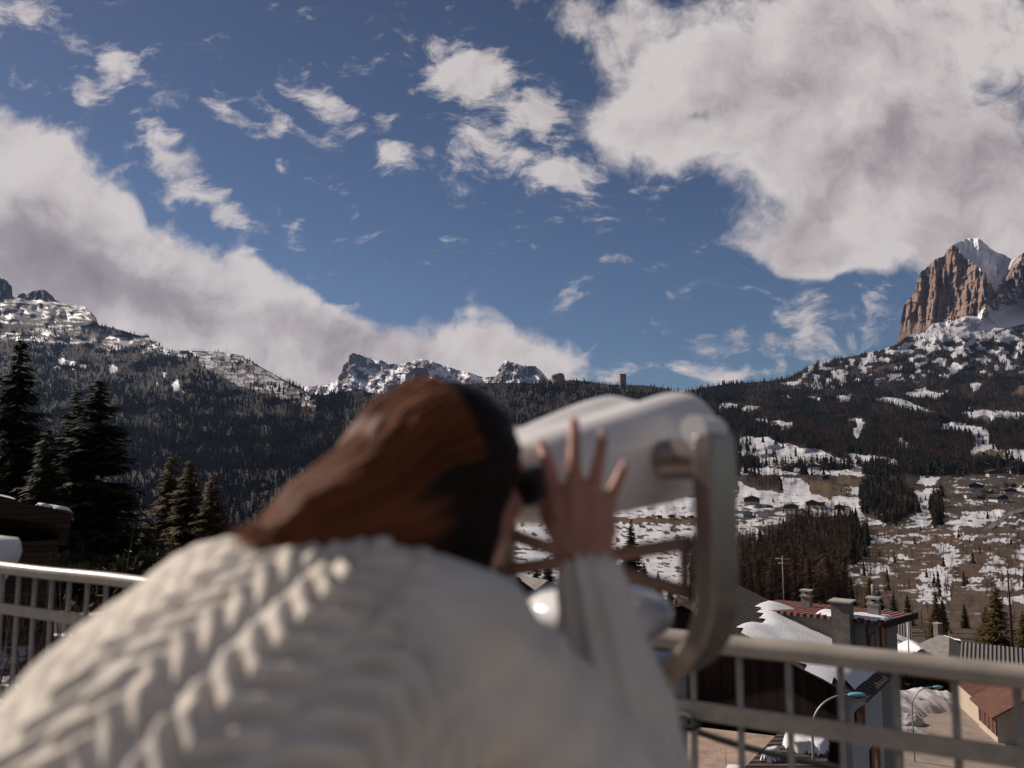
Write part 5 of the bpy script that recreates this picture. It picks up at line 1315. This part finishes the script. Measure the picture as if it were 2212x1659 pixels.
# ------------------------------------------------------------------ single trees and shrubs
def leaf_mat(name, c1, c2, trans=.25):
    t = NT(name); n = t.noise(t.coord('Object'), 1.4, 5, .65); c = t.ramp(n, [(.3, c1), (.7, c2)])
    t.color(c); t.set(Roughness=.75); t.b.inputs['Specular IOR Level'].default_value = .2
    if trans:
        tr_ = t.n('ShaderNodeBsdfTranslucent'); t.l(c, tr_.inputs[0]); ms = t.n('ShaderNodeMixShader'); ms.inputs[0].default_value = trans
        t.l(t.b.outputs[0], ms.inputs[1]); t.l(tr_.outputs[0], ms.inputs[2]); t.l(ms.outputs[0], t.out.inputs[0])
    return t.m
M_SPRUCE = leaf_mat('spruce_needles', (.014, .016, .008), (.042, .036, .014)); M_OLIVE = leaf_mat('sunlit_spruce_needles', (.055, .038, .013), (.135, .088, .028))  # olive set is a lit copy of the needles, sunlight painted into its colour
M_BARK = simple_mat('bark', (.055, .038, .030), .95, .4, 3); M_TWIG = simple_mat('bare_twigs', (.13, .085, .062), .9, .3, 6); M_TWIGD = simple_mat('dark_twigs', (.055, .036, .028), .9, .3, 2)
def spruce_mesh(seed, H, Rr, whorls=44, per=9, dens=11):
    g = np.random.default_rng(seed); V = []
    for k in range(whorls):
        f = (k + g.random()) / whorls; z0 = H * (.05 + .94 * f); rad = Rr * ((1 - f) ** .80 + .03) * g.uniform(.72, 1.18)
        n = per if f < .85 else per - 3
        for b in range(n):
            if g.random() < .08: continue
            z = z0 + g.uniform(-.5, .5) * H / whorls * 1.3
            a = 6.283 * (b + g.random()) / n; L = rad * g.uniform(.65, 1.12); ca, sa = math.cos(a), math.sin(a)
            droop = .42 * (1 - f) + .05
            m = max(3, int(dens * (L / Rr) ** .6 * 1.25))
            for q in range(m):
                s = (q + .6) / m; x = L * s; zz = z - droop * L * (s - .55 * s * s * s) 
                ln = (.20 + .26 * (1 - s)) * (.95 + L * .50) * g.uniform(.6, 1.4); wd = ln * .30
                for side in (-1, 1):
                    an_ = a + side * g.uniform(.5, 1.0); dx, dy_ = math.cos(an_) * ln, math.sin(an_) * ln; hang = ln * g.uniform(.3, 1.15) * (1.1 - .6 * f)
                    px_, py_ = ca * x, sa * x; nx, ny = -math.sin(an_) * wd, math.cos(an_) * wd
                    V.append(((px_ - nx * .6, py_ - ny * .6, zz + .04), (px_ + nx, py_ + ny, zz), (px_ + dx, py_ + dy_, zz - hang)))
    V = np.array(V).reshape(-1, 3); Fq = np.arange(len(V)).reshape(-1, 3)
    return big_mesh('crown', V, Fq)
def trunk_mesh(H, r):
    return MB().tube([(0, 0, -1.5), (0, 0, H * .2), (0.03 * H * .1, 0, H * .6), (0, 0, H * .98)], [r, r * .8, r * .45, r * .05], 9).mesh('trunk')
SPM = [spruce_mesh(s, 20, R0, 50, 12, 16) for s, R0 in ((1, 4.6), (2, 4.4), (3, 3.7))]; TRM = trunk_mesh(20, .30)
for m in SPM: m.materials.append(M_SPRUCE)
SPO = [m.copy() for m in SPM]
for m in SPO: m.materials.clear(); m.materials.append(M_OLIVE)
TRM.materials.append(M_BARK)
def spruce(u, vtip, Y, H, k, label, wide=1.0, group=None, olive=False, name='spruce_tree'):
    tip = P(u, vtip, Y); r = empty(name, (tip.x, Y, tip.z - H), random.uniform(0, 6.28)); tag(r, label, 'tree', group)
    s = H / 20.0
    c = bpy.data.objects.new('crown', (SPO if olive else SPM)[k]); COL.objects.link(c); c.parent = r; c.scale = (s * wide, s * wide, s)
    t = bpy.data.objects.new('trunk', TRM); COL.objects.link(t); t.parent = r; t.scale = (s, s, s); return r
GL = 'tall spruces left of the woman'
spruce(21, 337, 62, 27, 0, 'tallest dark spruce at the left edge of the photo', 1.15, GL); spruce(-18, 388, 55, 22, 1, 'dark spruce cut off by the left edge beside the tallest one', 1.1, GL)
spruce(100, 378, 58, 24, 1, 'second tall dark spruce, pointed, left of the woman', 1.5, GL); spruce(77, 391, 62, 23, 2, 'slim dark spruce close against the second tall one', 1.3, GL); spruce(48, 430, 50, 19, 2, 'dark spruce filling the gap below the two tallest tips', 1.2, GL)
GM = 'olive spruces nearest the woman on the left'
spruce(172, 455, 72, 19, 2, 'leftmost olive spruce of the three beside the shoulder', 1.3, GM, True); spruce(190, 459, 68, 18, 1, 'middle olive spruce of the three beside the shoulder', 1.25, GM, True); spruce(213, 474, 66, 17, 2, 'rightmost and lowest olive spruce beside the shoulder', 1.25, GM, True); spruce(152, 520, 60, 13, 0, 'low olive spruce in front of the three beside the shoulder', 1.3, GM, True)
GT = 'spruces below the viewer'
spruce(631, 519, 150, 15, 0, 'dark spruce whose tip shows between hand and brace', 1.0, GT); spruce(628, 553, 118, 11, 1, 'bushy dark spruce under the brace beside the wrist', 1.35, GT); spruce(644, 562, 122, 9, 0, 'dark spruce just right of the bushy one', 1.2, GT)
spruce(658, 570, 125, 7.5, 2, 'slender young spruce right of the wrist', 1.0, GT); spruce(670, 583, 115, 6, 2, 'small spruce above the dome cap', 1.0, GT); spruce(676, 598, 100, 5, 1, 'smallest spruce right of the dome cap', 1.1, GT); spruce(548, 556, 116, 9, 1, 'dark spruce behind the brown roofs left of the hand', 1.3, GT); spruce(536, 562, 112, 7, 0, 'low spruce against the snow edged brown roof', 1.2, GT)
GS = 'spruces in the village on the right'
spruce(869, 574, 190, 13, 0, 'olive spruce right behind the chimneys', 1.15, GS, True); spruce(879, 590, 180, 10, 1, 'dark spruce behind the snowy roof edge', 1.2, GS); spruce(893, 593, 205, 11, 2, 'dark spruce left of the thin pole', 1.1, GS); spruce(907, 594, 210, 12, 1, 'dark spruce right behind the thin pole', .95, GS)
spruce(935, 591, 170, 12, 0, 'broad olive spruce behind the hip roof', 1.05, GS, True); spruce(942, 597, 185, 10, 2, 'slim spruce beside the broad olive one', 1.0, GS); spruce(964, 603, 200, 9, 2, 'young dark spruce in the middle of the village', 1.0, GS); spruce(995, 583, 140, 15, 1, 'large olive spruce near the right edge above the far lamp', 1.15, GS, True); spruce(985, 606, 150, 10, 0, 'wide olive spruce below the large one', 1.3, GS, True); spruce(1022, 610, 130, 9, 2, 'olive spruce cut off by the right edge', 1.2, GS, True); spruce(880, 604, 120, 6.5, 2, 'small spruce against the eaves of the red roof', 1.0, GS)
# bare trees
def bare_mesh(seed, H, spread, n1, n2, r0, up=.7, stems=1):
    g = random.Random(seed); m = MB()
    for s in range(stems):
        b = Vector((g.uniform(-.12, .12) * H * (stems > 1), g.uniform(-.12, .12) * H * (stems > 1), 0)); lean = Vector((g.uniform(-.3, .3), g.uniform(-.3, .3), 0)) * (H * (.5 if stems > 1 else .08)); hh_ = H * g.uniform(.6, 1)
        pt = lambda f: b + lean * f * f + Z3 * hh_ * f
        m.tube([pt(f) for f in (0, .35, .7, 1)], [r0, r0 * .75, r0 * .45, r0 * .1], 5, False)
        for k in range(n1):
            f = g.uniform(.15, .97); a = g.uniform(0, 6.28); L = spread * (1.15 - f) * g.uniform(.6, 1.1); d = Vector((math.cos(a), math.sin(a), up * g.uniform(.5, 1.4))).normalized(); o = pt(f); rr_ = r0 * .38 * (1.1 - f)
            e = o + d * L; m.tube([o, o.lerp(e, .5) + Z3 * L * .04, e], [rr_, rr_ * .6, rr_ * .15], 3, False)
            for q in range(n2):
                h_f = g.uniform(.25, .95); a2 = a + g.uniform(-1, 1); d2 = Vector((math.cos(a2), math.sin(a2), up * g.uniform(.3, 1.5))).normalized(); o2 = o.lerp(e, h_f)
                m.tube([o2, o2 + d2 * L * .4 * g.uniform(.5, 1)], [rr_ * .4, rr_ * .12], 3, False)
    return m.mesh('branches')
BR = [bare_mesh(11, 10, 3.2, 46, 4, .14), bare_mesh(12, 10, 2.6, 50, 4, .13), bare_mesh(13, 9, 4.0, 40, 5, .16, .9)]
LARM = [bare_mesh(21, 18, 2.9, 80, 4, .22, .25), bare_mesh(22, 18, 2.4, 84, 4, .2, .2)]
for m in BR + LARM: m.materials.append(M_TWIGD)
def bare(u, v, H, k, label, group, larch=False, name='bare_tree', twist=1.0):
    p = gp(u, v); me = (LARM if larch else BR)[k]; o = bpy.data.objects.new(name, me); COL.objects.link(o); s = H / (18 if larch else 10)
    o.location = p - Z3 * .2; o.scale = (s * twist, s * twist, s); o.rotation_euler = (0, 0, random.uniform(0, 6.28)); tag(o, label, 'tree', group); return o
g = random.Random(3)
for i in range(64):   # along field edges of the meadows
    u, v = g.choice([(g.uniform(735, 860), g.uniform(445, 470)), (g.uniform(735, 860), g.uniform(478, 516)), (g.uniform(870, 1024), g.uniform(470, 530)), (g.uniform(735, 780), g.uniform(520, 545))])
    bare(u, v, g.uniform(6, 12), g.randrange(3), 'small bare tree on the patchy snow meadows of the far hillside', 'bare trees on the far meadows')
for i in range(58):
    u, v = g.uniform(865, 1028), g.uniform(535, 600); bare(u, v, g.uniform(5, 9), g.randrange(3), 'bare tree or bush on the rust brown slope above the village', 'bare trees on the brown slope', twist=1.3)
for i in range(46):
    u, v = g.uniform(735, 872), g.uniform(553, 606)
    if in_poly(GROVE[0], np.array([u]), np.array([v - 8]))[0]: bare(u, v, g.uniform(13, 19), g.randrange(2), 'bare larch in the dark brown grove above the red roof', 'larches of the dark grove', True, 'larch_tree')
for i in range(34):
    u, v = g.uniform(880, 1026), g.uniform(603, 646); bare(u, v, g.uniform(4, 8), g.randrange(3), 'bare garden tree among the village roofs', 'bare garden trees of the village')
bare(1014, 655, 16, 0, 'tall bare larch at the right edge beside the dark pole', None, True, 'larch_tree'); bare(1003, 640, 13, 1, 'bare larch left of the dark pole', None, True, 'larch_tree')
# shrubs outside the railing
SHM = [bare_mesh(31, 2.6, .9, 16, 4, .012, 1.3, 9), bare_mesh(32, 2.2, .8, 15, 4, .011, 1.2, 10), bare_mesh(33, 3.0, .8, 18, 3, .013, 1.6, 8)]
for m in SHM: m.materials.append(M_TWIG)
for u, vtop, Y, H, k, lab in ((62, 533, 6.2, 3.3, 2, 'tall bare shrub with rising stems behind the left railing'), (100, 548, 5.6, 2.9, 0, 'bare shrub leaning right behind the left railing'), (28, 556, 6.6, 3.0, 1, 'bare shrub behind the white post'), (140, 575, 5.4, 2.6, 1, 'low bare shrub close to the shoulder behind the railing'), (10, 590, 4.9, 2.4, 0, 'twiggy shrub low behind the leftmost bars'), (118, 606, 4.8, 2.2, 2, 'thin bare shrub below the handrail near the back'), (676, 712, 5.5, 2.6, 1, 'bare shrub beside the foot of the viewer column')):
    t = P(u, vtop, Y); o = bpy.data.objects.new('bare_shrub', SHM[k]); COL.objects.link(o); o.location = (t.x, Y, t.z - H * .95); s = H / (2.6, 2.2, 3.0)[k]; o.scale = (s, s, s); o.rotation_euler = (0, 0, u); tag(o, lab, 'shrub', 'bare shrubs outside the railing')
def hedge(name, u0, u1, v, h, label, seed, dep=3.0):
    gg = np.random.default_rng(seed); a, b = gp(u0, v), gp(u1, v); n = 5200; t = gg.random(n); z = gg.random(n) ** .8
    prof = .55 + .45 * fbm(t * 9, t * 0, 3, seed)
    Pc = np.array(a)[None] + (np.array(b) - np.array(a))[None] * t[:, None]; Pc[:, 1] += gg.uniform(-dep, dep, n) * (1 - z * .6); Pc[:, 2] += z * h * prof
    d1 = gg.normal(size=(n, 3)) * .28; d2 = gg.normal(size=(n, 3)) * .20; V = np.stack([Pc - d1, Pc + d1 * .4 + d2, Pc + d1], 1).reshape(-1, 3)
    tag(link(name, big_mesh(name, V, np.arange(len(V)).reshape(-1, 3)), M_SPRUCE), label, 'hedge')
hedge('hedge', 884, 930, 695, 3.6, 'dark overgrown hedge behind the snow bank, left half', 4); hedge('hedge', 930, 978, 695, 3.4, 'dark overgrown hedge behind the snow bank, right half', 5)
hedge('hedge', 60, 180, 604, 3.2, 'dark undergrowth behind the left railing below the spruces', 6, 6.0)
# ------------------------------------------------------------------ air
hz = MB().box((600, 3600, 900), (14000, 13600, 3200)).build('haze'); tag(hz, kind='stuff')
hm = bpy.data.materials.new('air'); hm.use_nodes = True; hm.node_tree.nodes.clear()
po = hm.node_tree.nodes.new('ShaderNodeOutputMaterial'); pv = hm.node_tree.nodes.new('ShaderNodeVolumePrincipled')
pv.inputs['Color'].default_value = (.42, .60, 1.0, 1); pv.inputs['Density'].default_value = 1.3e-5; pv.inputs['Anisotropy'].default_value = .2
hm.node_tree.links.new(pv.outputs[0], po.inputs['Volume']); hz.data.materials.append(hm)
